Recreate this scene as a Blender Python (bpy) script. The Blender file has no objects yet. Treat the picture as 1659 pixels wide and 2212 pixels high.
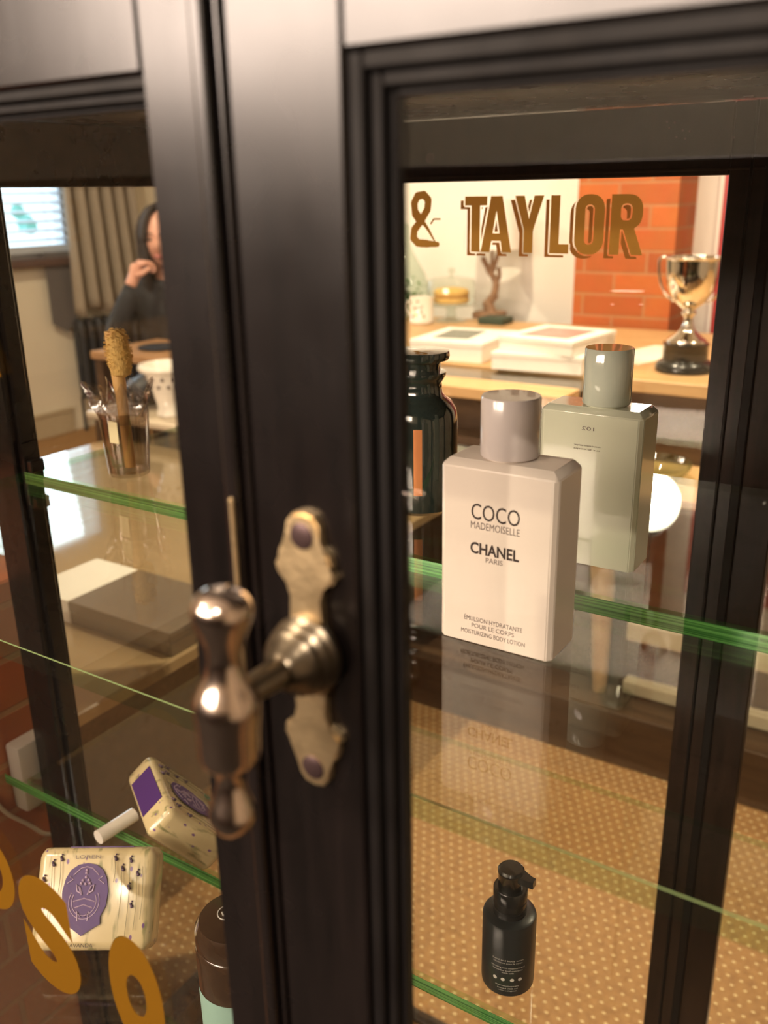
import bpy, bmesh, math, random
import numpy as np
from mathutils import Vector, Matrix
random.seed(7)
S = bpy.context.scene
col = S.collection
R = math.radians
# ------------------------------------------------------------------ camera
YAW, PITCH, ROLL, FPX = -0.573326, 0.336231, -0.018069, 1974.2
cd = bpy.data.cameras.new('camera'); cam = bpy.data.objects.new('camera', cd); col.objects.link(cam)
fw = Vector((math.sin(YAW)*math.cos(PITCH), math.cos(YAW)*math.cos(PITCH), -math.sin(PITCH)))
rt = Vector((math.cos(YAW), -math.sin(YAW), 0)); up = rt.cross(fw)
r2 = math.cos(ROLL)*rt + math.sin(ROLL)*up; u2 = -math.sin(ROLL)*rt + math.cos(ROLL)*up
M = Matrix((r2, u2, -fw)).transposed().to_4x4(); M.translation = (0, 0, 1.35)
cam.matrix_world = M
cd.sensor_fit = 'VERTICAL'; cd.sensor_height = 24.0; cd.sensor_width = 18.0
cd.lens = FPX/2212*24.0
cd.clip_start = 0.01; cd.clip_end = 60
cd.dof.use_dof = True; cd.dof.focus_distance = 0.74
cd.dof.aperture_fstop = cd.lens/4.8
S.camera = cam
# ------------------------------------------------------------------ world, lights, exposure
S.view_settings.view_transform = 'Standard'; S.view_settings.look = 'None'
S.view_settings.exposure = 0.72; S.view_settings.gamma = 1.0
try: S.view_settings.use_curve_mapping = False
except Exception: pass
W = bpy.data.worlds.new('world'); S.world = W; W.use_nodes = True
W.node_tree.nodes['Background'].inputs[0].default_value = (0.62, 0.82, 1.0, 1)
W.node_tree.nodes['Background'].inputs[1].default_value = 1.9
S.cycles.transparent_max_bounces = 40
S.cycles.max_bounces = 14
def area(name, loc, target, size, power, color, size_y=None, spread=180):
    l = bpy.data.lights.new(name, 'AREA'); l.energy = power; l.color = color
    l.shape = 'RECTANGLE' if size_y else 'DISK'; l.size = size
    if size_y: l.size_y = size_y
    l.spread = R(spread)
    o = bpy.data.objects.new(name, l); col.objects.link(o); o.location = loc
    o.rotation_euler = (Vector(target)-Vector(loc)).to_track_quat('-Z', 'Y').to_euler()
    return o
WARM = (1.0, 0.83, 0.60)
def spot(name, loc, target, power, color, angle=100, radius=0.03, blend=0.7):
    l = bpy.data.lights.new(name, 'SPOT'); l.energy = power; l.color = color
    l.spot_size = R(angle); l.spot_blend = blend; l.shadow_soft_size = radius*0.5
    o = bpy.data.objects.new(name, l); col.objects.link(o); o.location = loc
    o.rotation_euler = (Vector(target)-Vector(loc)).to_track_quat('-Z', 'Y').to_euler()
    return o
spot('ceiling_spot_counter', (-1.28, 1.86, 2.62), (-1.25, 2.6, 0.9), 92, WARM, 105)
spot('ceiling_spot_counter_right', (0.25, 2.30, 2.62), (-0.2, 2.3, 0.6), 60, WARM, 110)
spot('ceiling_spot_aisle', (-0.55, 1.42, 2.62), (-0.60, 1.30, 0), 95, WARM, 80)
spot('ceiling_spot_cabinet', (0.35, -1.45, 2.55), (-0.35, 0.5, 1.05), 62, (1.0, 0.84, 0.68), 60)
spot('ceiling_spot_left', (-1.55, -1.1, 2.60), (-0.85, 0.6, 0.7), 55, WARM, 70)
spot('ceiling_spot_table', (-3.0, 1.9, 2.62), (-3.1, 2.9, 0.6), 80, WARM, 120)
spot('added_wall_wash', (-0.9, -1.35, 2.62), (-0.9, -2.0, 1.9), 60, WARM, 120)  # added wash on the unseen front wall, for the dark frame's highlight
area('added_fill_front', (-1.40, -1.86, 1.96), (-1.2, 0.25, 1.50), 2.2, 72, (1.0, 0.79, 0.65), 0.56)  # added fill panel, no known lamp; brightens the stile top and lotion bottle
area('window_daylight', (-7.0, 3.5, 2.0), (-3.0, 3.0, 1.3), 3.4, 240, (0.62, 0.80, 1.0), 3.0)

# ------------------------------------------------------------------ materials
def new_mat(name):
    m = bpy.data.materials.new(name); m.use_nodes = True
    nt = m.node_tree; nt.nodes.clear()
    out = nt.nodes.new('ShaderNodeOutputMaterial')
    return m, nt, out
def pbr(name, color, rough=0.5, metal=0.0, noise=0.0, nscale=20, bump=0.0, bscale=80, coat=0.0, emit=None, stretch=None, trans=0.0, sss=0.0):
    m, nt, out = new_mat(name); N = nt.nodes; L = nt.links
    b = N.new('ShaderNodeBsdfPrincipled'); L.new(b.outputs[0], out.inputs[0])
    b.inputs['Base Color'].default_value = (*color, 1); b.inputs['Roughness'].default_value = rough
    b.inputs['Metallic'].default_value = metal; b.inputs['Coat Weight'].default_value = coat
    b.inputs['Transmission Weight'].default_value = trans
    if sss: b.inputs['Subsurface Weight'].default_value = sss; b.inputs['Subsurface Radius'].default_value = (0.01, 0.005, 0.003)
    tc = N.new('ShaderNodeTexCoord'); mp = N.new('ShaderNodeMapping'); L.new(tc.outputs['Object'], mp.inputs[0])
    if stretch: mp.inputs['Scale'].default_value = stretch
    if noise or not bump:
        n = N.new('ShaderNodeTexNoise'); n.inputs['Scale'].default_value = nscale; n.inputs['Detail'].default_value = 4
        L.new(mp.outputs[0], n.inputs['Vector'])
        cr = N.new('ShaderNodeMixRGB'); cr.blend_type = 'MIX'
        k = noise if noise else 0.04
        cr.inputs[1].default_value = (*[c*(1-k) for c in color], 1); cr.inputs[2].default_value = (*[min(1, c*(1+k)) for c in color], 1)
        L.new(n.outputs['Fac'], cr.inputs[0]); L.new(cr.outputs[0], b.inputs['Base Color'])
    if bump:
        n2 = N.new('ShaderNodeTexNoise'); n2.inputs['Scale'].default_value = bscale; n2.inputs['Detail'].default_value = 3
        L.new(mp.outputs[0], n2.inputs['Vector'])
        bp = N.new('ShaderNodeBump'); bp.inputs['Strength'].default_value = bump; bp.inputs['Distance'].default_value = 0.002
        L.new(n2.outputs['Fac'], bp.inputs['Height']); L.new(bp.outputs[0], b.inputs['Normal'])
    if emit: b.inputs['Emission Color'].default_value = (*emit[0], 1); b.inputs['Emission Strength'].default_value = emit[1]
    return m
def glass(name, tint=(1, 1, 1), f0=0.045, rough=0.0, boost=1.0, bump=0.0):
    """thin clear sheet: lets light straight through and mirrors more at grazing angles"""
    m, nt, out = new_mat(name); N = nt.nodes; L = nt.links
    t = N.new('ShaderNodeBsdfTransparent'); t.inputs[0].default_value = (*tint, 1)
    g = N.new('ShaderNodeBsdfGlossy'); g.inputs['Roughness'].default_value = rough
    lw = N.new('ShaderNodeLayerWeight'); lw.inputs['Blend'].default_value = 0.5
    pw = N.new('ShaderNodeMath'); pw.operation = 'POWER'; pw.inputs[1].default_value = 4.6; L.new(lw.outputs['Facing'], pw.inputs[0])
    ma = N.new('ShaderNodeMath'); ma.operation = 'MULTIPLY_ADD'; ma.inputs[1].default_value = (1-f0)*boost; ma.inputs[2].default_value = f0
    ma.use_clamp = True
    L.new(pw.outputs[0], ma.inputs[0])
    mx = N.new('ShaderNodeMixShader'); L.new(ma.outputs[0], mx.inputs[0]); L.new(t.outputs[0], mx.inputs[1]); L.new(g.outputs[0], mx.inputs[2])
    if bump:
        tc = N.new('ShaderNodeTexCoord'); n = N.new('ShaderNodeTexNoise'); n.inputs['Scale'].default_value = 6
        L.new(tc.outputs['Object'], n.inputs['Vector'])
        bp = N.new('ShaderNodeBump'); bp.inputs['Strength'].default_value = bump; bp.inputs['Distance'].default_value = 0.001
        L.new(n.outputs['Fac'], bp.inputs['Height']); L.new(bp.outputs[0], g.inputs['Normal'])
    L.new(mx.outputs[0], out.inputs[0]); return m
def wood(name, c1, c2, rough, axis=(1, 12, 12), scale=6, bump=0.15, spec=0.5, coat=0.0):
    m, nt, out = new_mat(name); N = nt.nodes; L = nt.links
    b = N.new('ShaderNodeBsdfPrincipled'); L.new(b.outputs[0], out.inputs[0])
    b.inputs['Specular IOR Level'].default_value = spec; b.inputs['Coat Weight'].default_value = coat; b.inputs['Coat Roughness'].default_value = 0.20
    tc = N.new('ShaderNodeTexCoord'); mp = N.new('ShaderNodeMapping'); mp.inputs['Scale'].default_value = axis
    L.new(tc.outputs['Object'], mp.inputs[0])
    n = N.new('ShaderNodeTexNoise'); n.inputs['Scale'].default_value = scale; n.inputs['Detail'].default_value = 6; n.inputs['Roughness'].default_value = 0.65
    L.new(mp.outputs[0], n.inputs['Vector'])
    cr = N.new('ShaderNodeValToRGB'); cr.color_ramp.elements[0].position = 0.35; cr.color_ramp.elements[1].position = 0.7
    cr.color_ramp.elements[0].color = (*c1, 1); cr.color_ramp.elements[1].color = (*c2, 1)
    L.new(n.outputs['Fac'], cr.inputs[0]); L.new(cr.outputs[0], b.inputs['Base Color'])
    n3 = N.new('ShaderNodeTexNoise'); n3.inputs['Scale'].default_value = 22; L.new(tc.outputs['Object'], n3.inputs['Vector'])
    mr = N.new('ShaderNodeMapRange'); mr.inputs[3].default_value = rough*0.7; mr.inputs[4].default_value = rough*1.4
    L.new(n3.outputs['Fac'], mr.inputs[0]); L.new(mr.outputs[0], b.inputs['Roughness'])
    bp = N.new('ShaderNodeBump'); bp.inputs['Strength'].default_value = bump; bp.inputs['Distance'].default_value = 0.001
    L.new(n.outputs['Fac'], bp.inputs['Height']); L.new(bp.outputs[0], b.inputs['Normal'])
    return m
def brick_mat(name, along='y'):
    m, nt, out = new_mat(name); N = nt.nodes; L = nt.links
    b = N.new('ShaderNodeBsdfPrincipled'); L.new(b.outputs[0], out.inputs[0]); b.inputs['Roughness'].default_value = 0.75
    tc = N.new('ShaderNodeTexCoord'); sp = N.new('ShaderNodeSeparateXYZ'); L.new(tc.outputs['Object'], sp.inputs[0])
    ad = N.new('ShaderNodeMath'); ad.operation = 'ADD'; L.new(sp.outputs[0], ad.inputs[0]); L.new(sp.outputs[1], ad.inputs[1])
    cb = N.new('ShaderNodeCombineXYZ'); L.new(ad.outputs[0], cb.inputs[0]); L.new(sp.outputs[2], cb.inputs[1])
    br = N.new('ShaderNodeTexBrick'); br.inputs['Scale'].default_value = 1.0
    br.inputs['Brick Width'].default_value = 0.215; br.inputs['Row Height'].default_value = 0.072; br.inputs['Mortar Size'].default_value = 0.005
    br.inputs['Mortar Smooth'].default_value = 0.3
    br.inputs['Color1'].default_value = (0.44, 0.115, 0.022, 1); br.inputs['Color2'].default_value = (0.32, 0.075, 0.016, 1); br.inputs['Mortar'].default_value = (0.38, 0.17, 0.07, 1)
    L.new(cb.outputs[0], br.inputs['Vector']); 
    n = N.new('ShaderNodeTexNoise'); n.inputs['Scale'].default_value = 14; n.inputs['Detail'].default_value = 5; L.new(tc.outputs['Object'], n.inputs['Vector'])
    mx = N.new('ShaderNodeMixRGB'); mx.blend_type = 'MULTIPLY'; mx.inputs[0].default_value = 0.5
    L.new(br.outputs['Color'], mx.inputs[1]); L.new(n.outputs['Color'], mx.inputs[2]); 
    hs = N.new('ShaderNodeHueSaturation'); hs.inputs['Value'].default_value = 1.35; L.new(mx.outputs[0], hs.inputs['Color'])
    ov = N.new('ShaderNodeMixRGB'); ov.inputs[0].default_value = 0.45; L.new(br.outputs['Color'], ov.inputs[1]); L.new(hs.outputs[0], ov.inputs[2])
    L.new(ov.outputs[0], b.inputs['Base Color'])
    bp = N.new('ShaderNodeBump'); bp.inputs['Strength'].default_value = 0.6; bp.inputs['Distance'].default_value = 0.004; bp.invert = True
    L.new(br.outputs['Fac'], bp.inputs['Height']); L.new(bp.outputs[0], b.inputs['Normal'])
    return m
def floor_mat():
    """tan matting with a staggered grid of small pale studs"""
    m, nt, out = new_mat('studded_floor'); N = nt.nodes; L = nt.links
    b = N.new('ShaderNodeBsdfPrincipled'); L.new(b.outputs[0], out.inputs[0]); b.inputs['Roughness'].default_value = 0.7
    g = N.new('ShaderNodeNewGeometry'); mp = N.new('ShaderNodeMapping'); mp.inputs['Rotation'].default_value = (0, 0, R(3)); L.new(g.outputs['Position'], mp.inputs[0])
    sp = N.new('ShaderNodeSeparateXYZ'); L.new(mp.outputs[0], sp.inputs[0])
    def math_(op, a, bv=None, c=None):
        n = N.new('ShaderNodeMath'); n.operation = op
        for i, v in enumerate((a, bv, c)):
            if v is None: continue
            if isinstance(v, (int, float)): n.inputs[i].default_value = v
            else: L.new(v, n.inputs[i])
        return n.outputs[0]
    P, Q = 0.0235, 0.0185
    v = math_('DIVIDE', sp.outputs[1], Q); row = math_('FLOOR', v)
    odd = math_('MULTIPLY', math_('FLOORED_MODULO', row, 2.0), 0.5)
    u = math_('ADD', math_('DIVIDE', sp.outputs[0], P), odd)
    nz = N.new('ShaderNodeTexNoise'); nz.inputs['Scale'].default_value = 30; L.new(g.outputs['Position'], nz.inputs['Vector'])
    fu = math_('SUBTRACT', math_('FRACT', u), 0.5); fv = math_('SUBTRACT', math_('FRACT', v), 0.5)
    du = math_('MULTIPLY', fu, P/Q)
    d = math_('SQRT', math_('ADD', math_('MULTIPLY', du, du), math_('MULTIPLY', math_('MULTIPLY', fv, fv), 2.2)))
    msk = N.new('ShaderNodeMapRange'); msk.inputs[1].default_value = 0.14; msk.inputs[2].default_value = 0.24; msk.inputs[3].default_value = 1; msk.inputs[4].default_value = 0
    L.new(d, msk.inputs[0])
    n = N.new('ShaderNodeTexNoise'); n.inputs['Scale'].default_value = 60; n.inputs['Detail'].default_value = 6; L.new(g.outputs['Position'], n.inputs['Vector'])
    cr = N.new('ShaderNodeValToRGB'); cr.color_ramp.elements[0].position = 0.3; cr.color_ramp.elements[1].position = 0.75
    cr.color_ramp.elements[0].color = (0.26, 0.125, 0.042, 1); cr.color_ramp.elements[1].color = (0.40, 0.215, 0.078, 1); L.new(n.outputs['Fac'], cr.inputs[0])
    mx = N.new('ShaderNodeMixRGB'); L.new(msk.outputs[0], mx.inputs[0]); L.new(cr.outputs[0], mx.inputs[1]); mx.inputs[2].default_value = (0.78, 0.60, 0.33, 1)
    L.new(mx.outputs[0], b.inputs['Base Color'])
    bp = N.new('ShaderNodeBump'); bp.inputs['Strength'].default_value = 0.6; bp.inputs['Distance'].default_value = 0.002
    L.new(msk.outputs[0], bp.inputs['Height']); L.new(bp.outputs[0], b.inputs['Normal'])
    return m
def paper_lavender():
    m, nt, out = new_mat('lavender_paper'); N = nt.nodes; L = nt.links
    b = N.new('ShaderNodeBsdfPrincipled'); L.new(b.outputs[0], out.inputs[0]); b.inputs['Roughness'].default_value = 0.3
    b.inputs['Coat Weight'].default_value = 0.5; b.inputs['Coat Roughness'].default_value = 0.15
    tc = N.new('ShaderNodeTexCoord')
    mp = N.new('ShaderNodeMapping'); mp.inputs['Scale'].default_value = (1, 1, 0.25); L.new(tc.outputs['Object'], mp.inputs[0])
    n = N.new('ShaderNodeTexNoise'); n.inputs['Scale'].default_value = 130; n.inputs['Detail'].default_value = 2; L.new(mp.outputs[0], n.inputs['Vector'])
    c1 = N.new('ShaderNodeValToRGB'); c1.color_ramp.elements[0].position = 0.56; c1.color_ramp.elements[1].position = 0.68
    c1.color_ramp.elements[0].color = (0.54, 0.44, 0.245, 1); c1.color_ramp.elements[1].color = (0.26, 0.24, 0.11, 1); L.new(n.outputs['Fac'], c1.inputs[0])
    mp2 = N.new('ShaderNodeMapping'); mp2.inputs['Scale'].default_value = (1, 1, 0.6); L.new(tc.outputs['Object'], mp2.inputs[0])
    v = N.new('ShaderNodeTexVoronoi'); v.inputs['Scale'].default_value = 85; L.new(mp2.outputs[0], v.inputs['Vector'])
    c2 = N.new('ShaderNodeValToRGB'); c2.color_ramp.elements[0].position = 0.10; c2.color_ramp.elements[1].position = 0.15
    c2.color_ramp.elements[0].color = (1, 1, 1, 1); c2.color_ramp.elements[1].color = (0, 0, 0, 1); L.new(v.outputs['Distance'], c2.inputs[0])
    mx = N.new('ShaderNodeMixRGB'); L.new(c2.outputs[0], mx.inputs[0]); L.new(c1.outputs[0], mx.inputs[1]); mx.inputs[2].default_value = (0.16, 0.08, 0.22, 1)
    L.new(mx.outputs[0], b.inputs['Base Color']); return m
def shelf_edge(name='green_glass_edge'):
    m, nt, out = new_mat(name); N = nt.nodes; L = nt.links
    tc = N.new('ShaderNodeTexCoord'); mp = N.new('ShaderNodeMapping'); mp.inputs['Scale'].default_value = (0.6, 0.6, 90); L.new(tc.outputs['Object'], mp.inputs[0])
    n = N.new('ShaderNodeTexNoise'); n.inputs['Scale'].default_value = 6; n.inputs['Detail'].default_value = 3; L.new(mp.outputs[0], n.inputs['Vector'])
    cr = N.new('ShaderNodeValToRGB'); cr.color_ramp.elements[0].position = 0.38; cr.color_ramp.elements[1].position = 0.68
    cr.color_ramp.elements[0].color = (0.02, 0.16, 0.03, 1); cr.color_ramp.elements[1].color = (0.30, 0.85, 0.24, 1); L.new(n.outputs['Fac'], cr.inputs[0])
    d = N.new('ShaderNodeBsdfDiffuse'); tr = N.new('ShaderNodeBsdfTranslucent'); gl = N.new('ShaderNodeBsdfGlossy'); gl.inputs['Roughness'].default_value = 0.12
    L.new(cr.outputs[0], d.inputs[0]); L.new(cr.outputs[0], tr.inputs[0]); gl.inputs[0].default_value = (0.6, 0.95, 0.6, 1)
    m1 = N.new('ShaderNodeMixShader'); m1.inputs[0].default_value = 0.5; L.new(d.outputs[0], m1.inputs[1]); L.new(tr.outputs[0], m1.inputs[2])
    m2 = N.new('ShaderNodeMixShader'); m2.inputs[0].default_value = 0.22; L.new(m1.outputs[0], m2.inputs[1]); L.new(gl.outputs[0], m2.inputs[2])
    L.new(m2.outputs[0], out.inputs[0]); return m

BEAD = wood('dark_bead_wood', (0.004, 0.003, 0.003), (0.010, 0.008, 0.007), 0.55, (12, 12, 1), 5, 0.2, 0.22, 0.0)
MIRRORW = wood('mirrored_door_wood', (0.010, 0.006, 0.0045), (0.028, 0.016, 0.011), 0.36, (12, 12, 1.5), 5, 0.10, 0.28, 0.08)
DARK = wood('dark_stained_wood', (0.0035, 0.0026, 0.0024), (0.010, 0.0068, 0.0062), 0.255, (12, 12, 1), 5, 0.10, 0.40, 0.30)
DARKX = wood('dark_stained_wood_rail', (0.014, 0.008, 0.006), (0.055, 0.030, 0.020), 0.27, (1, 12, 12), 5, 0.15, 0.5, 0.35)
OAK = wood('pale_oak', (0.50, 0.29, 0.12), (0.66, 0.43, 0.21), 0.42, (1, 10, 10), 4, 0.1)
BROWN = wood('brown_wood', (0.055, 0.030, 0.016), (0.11, 0.062, 0.034), 0.30, (1, 10, 10), 4, 0.15)
TABLEW = wood('table_wood', (0.30, 0.16, 0.075), (0.45, 0.26, 0.13), 0.3, (1, 10, 10), 4, 0.1)
PANE = glass('clear_pane', (0.985, 0.985, 0.97), 0.035)
SHELF = glass('shelf_glass', (0.965, 0.99, 0.955), 0.075, 0.0, 1.0)
EDGE = shelf_edge()
EDGECLEAR = glass('shelf_front_edge', (0.80, 0.95, 0.78), 0.08)
ARRIS = pbr('shelf_arris', (0.30, 0.42, 0.18), 0.3)
THINGLASS = glass('vessel_glass', (0.90, 0.93, 0.90), 0.07)
BRASS = pbr('aged_brass', (0.80, 0.62, 0.36), 0.42, 1.0, 0.25, 90, 0.25, 140)
STEEL = pbr('worn_bronze', (0.66, 0.54, 0.45), 0.18, 1.0, 0.15, 60, 0.08, 60)
DBRASS = pbr('dark_patinated_brass', (0.17, 0.14, 0.10), 0.30, 1.0, 0.3, 90, 0.2, 120)
SCREW = pbr('dark_screw_metal', (0.075, 0.045, 0.045), 0.45, 0.6)
SILVER = pbr('polished_silver', (0.86, 0.81, 0.70), 0.07, 1.0, 0.05, 8)
WHITEP = pbr('white_plastic', (0.70, 0.62, 0.55), 0.38, 0, 0.02, 12, coat=0.2)
CAPP = pbr('lilac_white_cap', (0.60, 0.54, 0.53), 0.22, 0, 0.02, 12, coat=0.6)
GREENP = pbr('sage_mirror_plastic', (0.60, 0.62, 0.48), 0.16, 0, 0.05, 8, coat=0.7)  # the white bottle's green cast in the mirror, put into the colour
GREENC = pbr('sage_mirror_cap', (0.52, 0.56, 0.47), 0.10, 0, 0.05, 8, coat=0.9)
INK = pbr('brown_ink', (0.030, 0.018, 0.016), 0.6)
INKG = pbr('grey_ink', (0.16, 0.125, 0.115), 0.6)
PALEINK = pbr('pale_ink', (0.42, 0.40, 0.36), 0.6)
BLACKP = pbr('black_plastic', (0.012, 0.012, 0.010), 0.22, 0, 0.1, 30, coat=0.4)
BLACKB = pbr('black_bottle', (0.016, 0.018, 0.017), 0.32, 0, 0.1, 30, coat=0.2)
JARG = pbr('dark_green_glass', (0.020, 0.030, 0.026), 0.06, 0, 0.1, 30, coat=1.0)
WALL = pbr('cream_plaster', (0.80, 0.73, 0.58), 0.85, 0, 0.05, 3, 0.12, 30)
WALLW = pbr('white_plaster', (0.84, 0.80, 0.72), 0.85, 0, 0.04, 3, 0.2, 16)
CEIL = pbr('ceiling_white', (0.80, 0.77, 0.70), 0.9)
FLOOR = floor_mat()
BRICK = brick_mat('orange_brick')
REDP = pbr('red_paint', (0.34, 0.02, 0.02), 0.4)
CARD = pbr('white_card', (0.85, 0.81, 0.74), 0.6)
GREYC = pbr('grey_card', (0.20, 0.21, 0.18), 0.6)
PINKC = pbr('pink_print', (0.55, 0.25, 0.22), 0.35, 0, 0.5, 40)
PAPER = pbr('paper_sheet', (0.86, 0.80, 0.66), 0.7, 0, 0.06, 40)
CURT = pbr('taupe_linen', (0.34, 0.285, 0.215), 0.9, 0, 0.12, 60, 0.3, 300)
BLIND = pbr('white_blind', (0.50, 0.55, 0.62), 0.5)
FRAMEW = pbr('window_brown', (0.10, 0.055, 0.045), 0.45)
ANTH = pbr('anthracite_paint', (0.022, 0.028, 0.036), 0.4)
SKIN = pbr('skin', (0.62, 0.33, 0.24), 0.5, 0, 0.10, 30, sss=0.1)
HAIR = pbr('dark_brown_hair', (0.016, 0.011, 0.010), 0.75, 0, 0.4, 120, stretch=(1, 1, 0.1))
CLOTH = pbr('black_knit', (0.016, 0.018, 0.022), 0.9, 0, 0.3, 200, 0.4, 400)
JEANS = pbr('dark_denim', (0.03, 0.04, 0.07), 0.9)
LAV = paper_lavender()
PURPLE = pbr('purple_print', (0.055, 0.016, 0.125), 0.5)
CREST = pbr('pale_purple_print', (0.34, 0.25, 0.36), 0.5)
def paint_on_glass(name, c, k=0.5):
    m, nt, out = new_mat(name); N = nt.nodes; L = nt.links
    d = N.new('ShaderNodeBsdfDiffuse'); t = N.new('ShaderNodeBsdfTranslucent'); d.inputs[0].default_value = (*c, 1); t.inputs[0].default_value = (*c, 1)
    mx = N.new('ShaderNodeMixShader'); mx.inputs[0].default_value = k; L.new(d.outputs[0], mx.inputs[1]); L.new(t.outputs[0], mx.inputs[2]); L.new(mx.outputs[0], out.inputs[0]); return m
GOLD = paint_on_glass('gold_leaf_paint', (0.62, 0.34, 0.08))
GOLDY = paint_on_glass('yellow_gold_paint', (0.22, 0.105, 0.010), 0.4)
GOLDSH = paint_on_glass('brown_letter_shade', (0.50, 0.22, 0.06))
ORANGE_REFL = pbr('orange_reflection', (0.95, 0.36, 0.14), 0.28, 0.45, 0.1, 90)  # orange of the pillar's reflection, put into the colour
BAMBOO = wood('bamboo', (0.70, 0.40, 0.13), (0.85, 0.55, 0.22), 0.45, (8, 8, 1), 6)
BRISTLE = pbr('straw_bristle', (0.80, 0.48, 0.15), 0.8, 0, 0.4, 200, 0.8, 300)
CLOUDY = glass('smoky_beaker', (0.84, 0.80, 0.76), 0.10, 0.05)
CELLO = glass('cellophane', (0.88, 0.84, 0.83), 0.24, 0.18, 1.0, 1.0)
LABELY = pbr('pale_yellow_label', (0.80, 0.70, 0.42), 0.6)
AMBER = pbr('brown_bottle', (0.045, 0.024, 0.012), 0.16, 0, 0.3, 90, coat=0.6)
TEAL = pbr('teal_label', (0.26, 0.42, 0.36), 0.6)
TAUPE = pbr('taupe_lacquer', (0.155, 0.115, 0.085), 0.16, 0, 0.15, 6, coat=0.8)
LAMPG = pbr('glowing_glass', (1, 0.95, 0.85), 0.5, emit=((1.0, 0.90, 0.72), 16))
SHADE = pbr('linen_shade', (0.82, 0.79, 0.74), 0.8)
DRIFT = pbr('driftwood', (0.26, 0.15, 0.085), 0.7, 0, 0.4, 40, 0.5, 60)
CAKE = pbr('sponge_cake', (0.76, 0.48, 0.16), 0.9, 0, 0.15, 60, 0.5, 90)
JAM = pbr('jam', (0.28, 0.07, 0.02), 0.4)
LEAF = pbr('leaf_green', (0.07, 0.19, 0.04), 0.6, 0, 0.4, 30)
POT = pbr('white_ceramic', (0.80, 0.75, 0.66), 0.25, coat=0.4)
DOTR = pbr('red_dot', (0.60, 0.09, 0.03), 0.4); DOTG = pbr('green_dot', (0.10, 0.18, 0.06), 0.4); DOTY = pbr('yellow_dot', (0.75, 0.55, 0.15), 0.4)
SWITCH = pbr('white_moulded_plastic', (0.62, 0.55, 0.47), 0.45)
HILL = pbr('foliage_outside', (0.10, 0.28, 0.25), 0.9)
SHADOWLESS = None
# ------------------------------------------------------------------ helpers
def link(name, bm, m, parent=None, smooth=False, mats=None):
    me = bpy.data.meshes.new(name)
    bmesh.ops.recalc_face_normals(bm, faces=bm.faces[:])
    bm.to_mesh(me); bm.free()
    for mm in (mats or [m]): me.materials.append(mm)
    o = bpy.data.objects.new(name, me); col.objects.link(o)
    if smooth:
        for p in me.polygons: p.use_smooth = True
        try: me.set_sharp_from_angle(angle=R(38))
        except Exception: pass
    if parent:
        o.parent = parent
        o.matrix_parent_inverse = Matrix.Identity(4)
        # world-space builders: cancel the parent's placement
        o.matrix_parent_inverse = world(parent).inverted()
    return o
def world(o):
    m = o.matrix_basis.copy()
    if o.parent: m = world(o.parent) @ o.matrix_parent_inverse @ m
    return m
def thing(name, label, cat, loc, group=None):
    o = bpy.data.objects.new(name, None); o.empty_display_size = 0.02; col.objects.link(o); o.location = loc
    o['label'] = label; o['category'] = cat
    if group: o['group'] = group
    return o
def tag(o, label, cat, group=None, kind=None):
    o['label'] = label; o['category'] = cat
    if group: o['group'] = group
    if kind: o['kind'] = kind
    return o
def struct(o): o['kind'] = 'structure'; return o
def BM(): return bmesh.new()
def box(bm, x0, x1, y0, y1, z0, z1, bev=0.0, seg=1, mi=0, rot=0.0, mat=None):
    c = Vector(((x0+x1)/2, (y0+y1)/2, (z0+z1)/2))
    T = Matrix.Translation(c) @ (mat if mat else Matrix.Rotation(rot, 4, 'Z')) @ Matrix.Diagonal((x1-x0, y1-y0, z1-z0, 1))
    r = bmesh.ops.create_cube(bm, size=1, matrix=T)
    vs = r['verts']; fs = list({f for v in vs for f in v.link_faces})
    for f in fs: f.material_index = mi
    if bev:
        es = list({e for v in vs for e in v.link_edges})
        rr = bmesh.ops.bevel(bm, geom=es, offset=bev, segments=seg, affect='EDGES', profile=0.5)
        for f in rr['faces']: f.material_index = mi
    return vs
def lathe(bm, prof, cx=0, cy=0, cz=0, n=48, mi=0, cap=True, mat=None):
    rings = []
    for r, z in prof:
        ring = []
        for k in range(n):
            a = 2*math.pi*k/n; p = Vector((r*math.cos(a), r*math.sin(a), z))
            if mat: p = mat @ p
            ring.append(bm.verts.new(p+Vector((cx, cy, cz))))
        rings.append(ring)
    for i in range(len(rings)-1):
        for k in range(n):
            f = bm.faces.new((rings[i][k], rings[i][(k+1) % n], rings[i+1][(k+1) % n], rings[i+1][k])); f.material_index = mi
    if cap:
        f = bm.faces.new(rings[0][::-1]); f.material_index = mi
        f = bm.faces.new(rings[-1]); f.material_index = mi
def tube(bm, pts, rad, n=10, mi=0):
    pts = [Vector(p) for p in pts]; rads = rad if isinstance(rad, (list, tuple)) else [rad]*len(pts)
    rings = []; ref = None
    for i, p in enumerate(pts):
        d = (pts[min(i+1, len(pts)-1)]-pts[max(i-1, 0)]).normalized()
        if ref is None:
            ref = d.orthogonal().normalized()
        ref = (ref - d*ref.dot(d)).normalized(); b = d.cross(ref)
        rings.append([bm.verts.new(p+(ref*math.cos(2*math.pi*k/n)+b*math.sin(2*math.pi*k/n))*rads[i]) for k in range(n)])
    for i in range(len(rings)-1):
        for k in range(n):
            f = bm.faces.new((rings[i][k], rings[i][(k+1) % n], rings[i+1][(k+1) % n], rings[i+1][k])); f.material_index = mi
    bm.faces.new(rings[0][::-1]).material_index = mi; bm.faces.new(rings[-1]).material_index = mi
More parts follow.
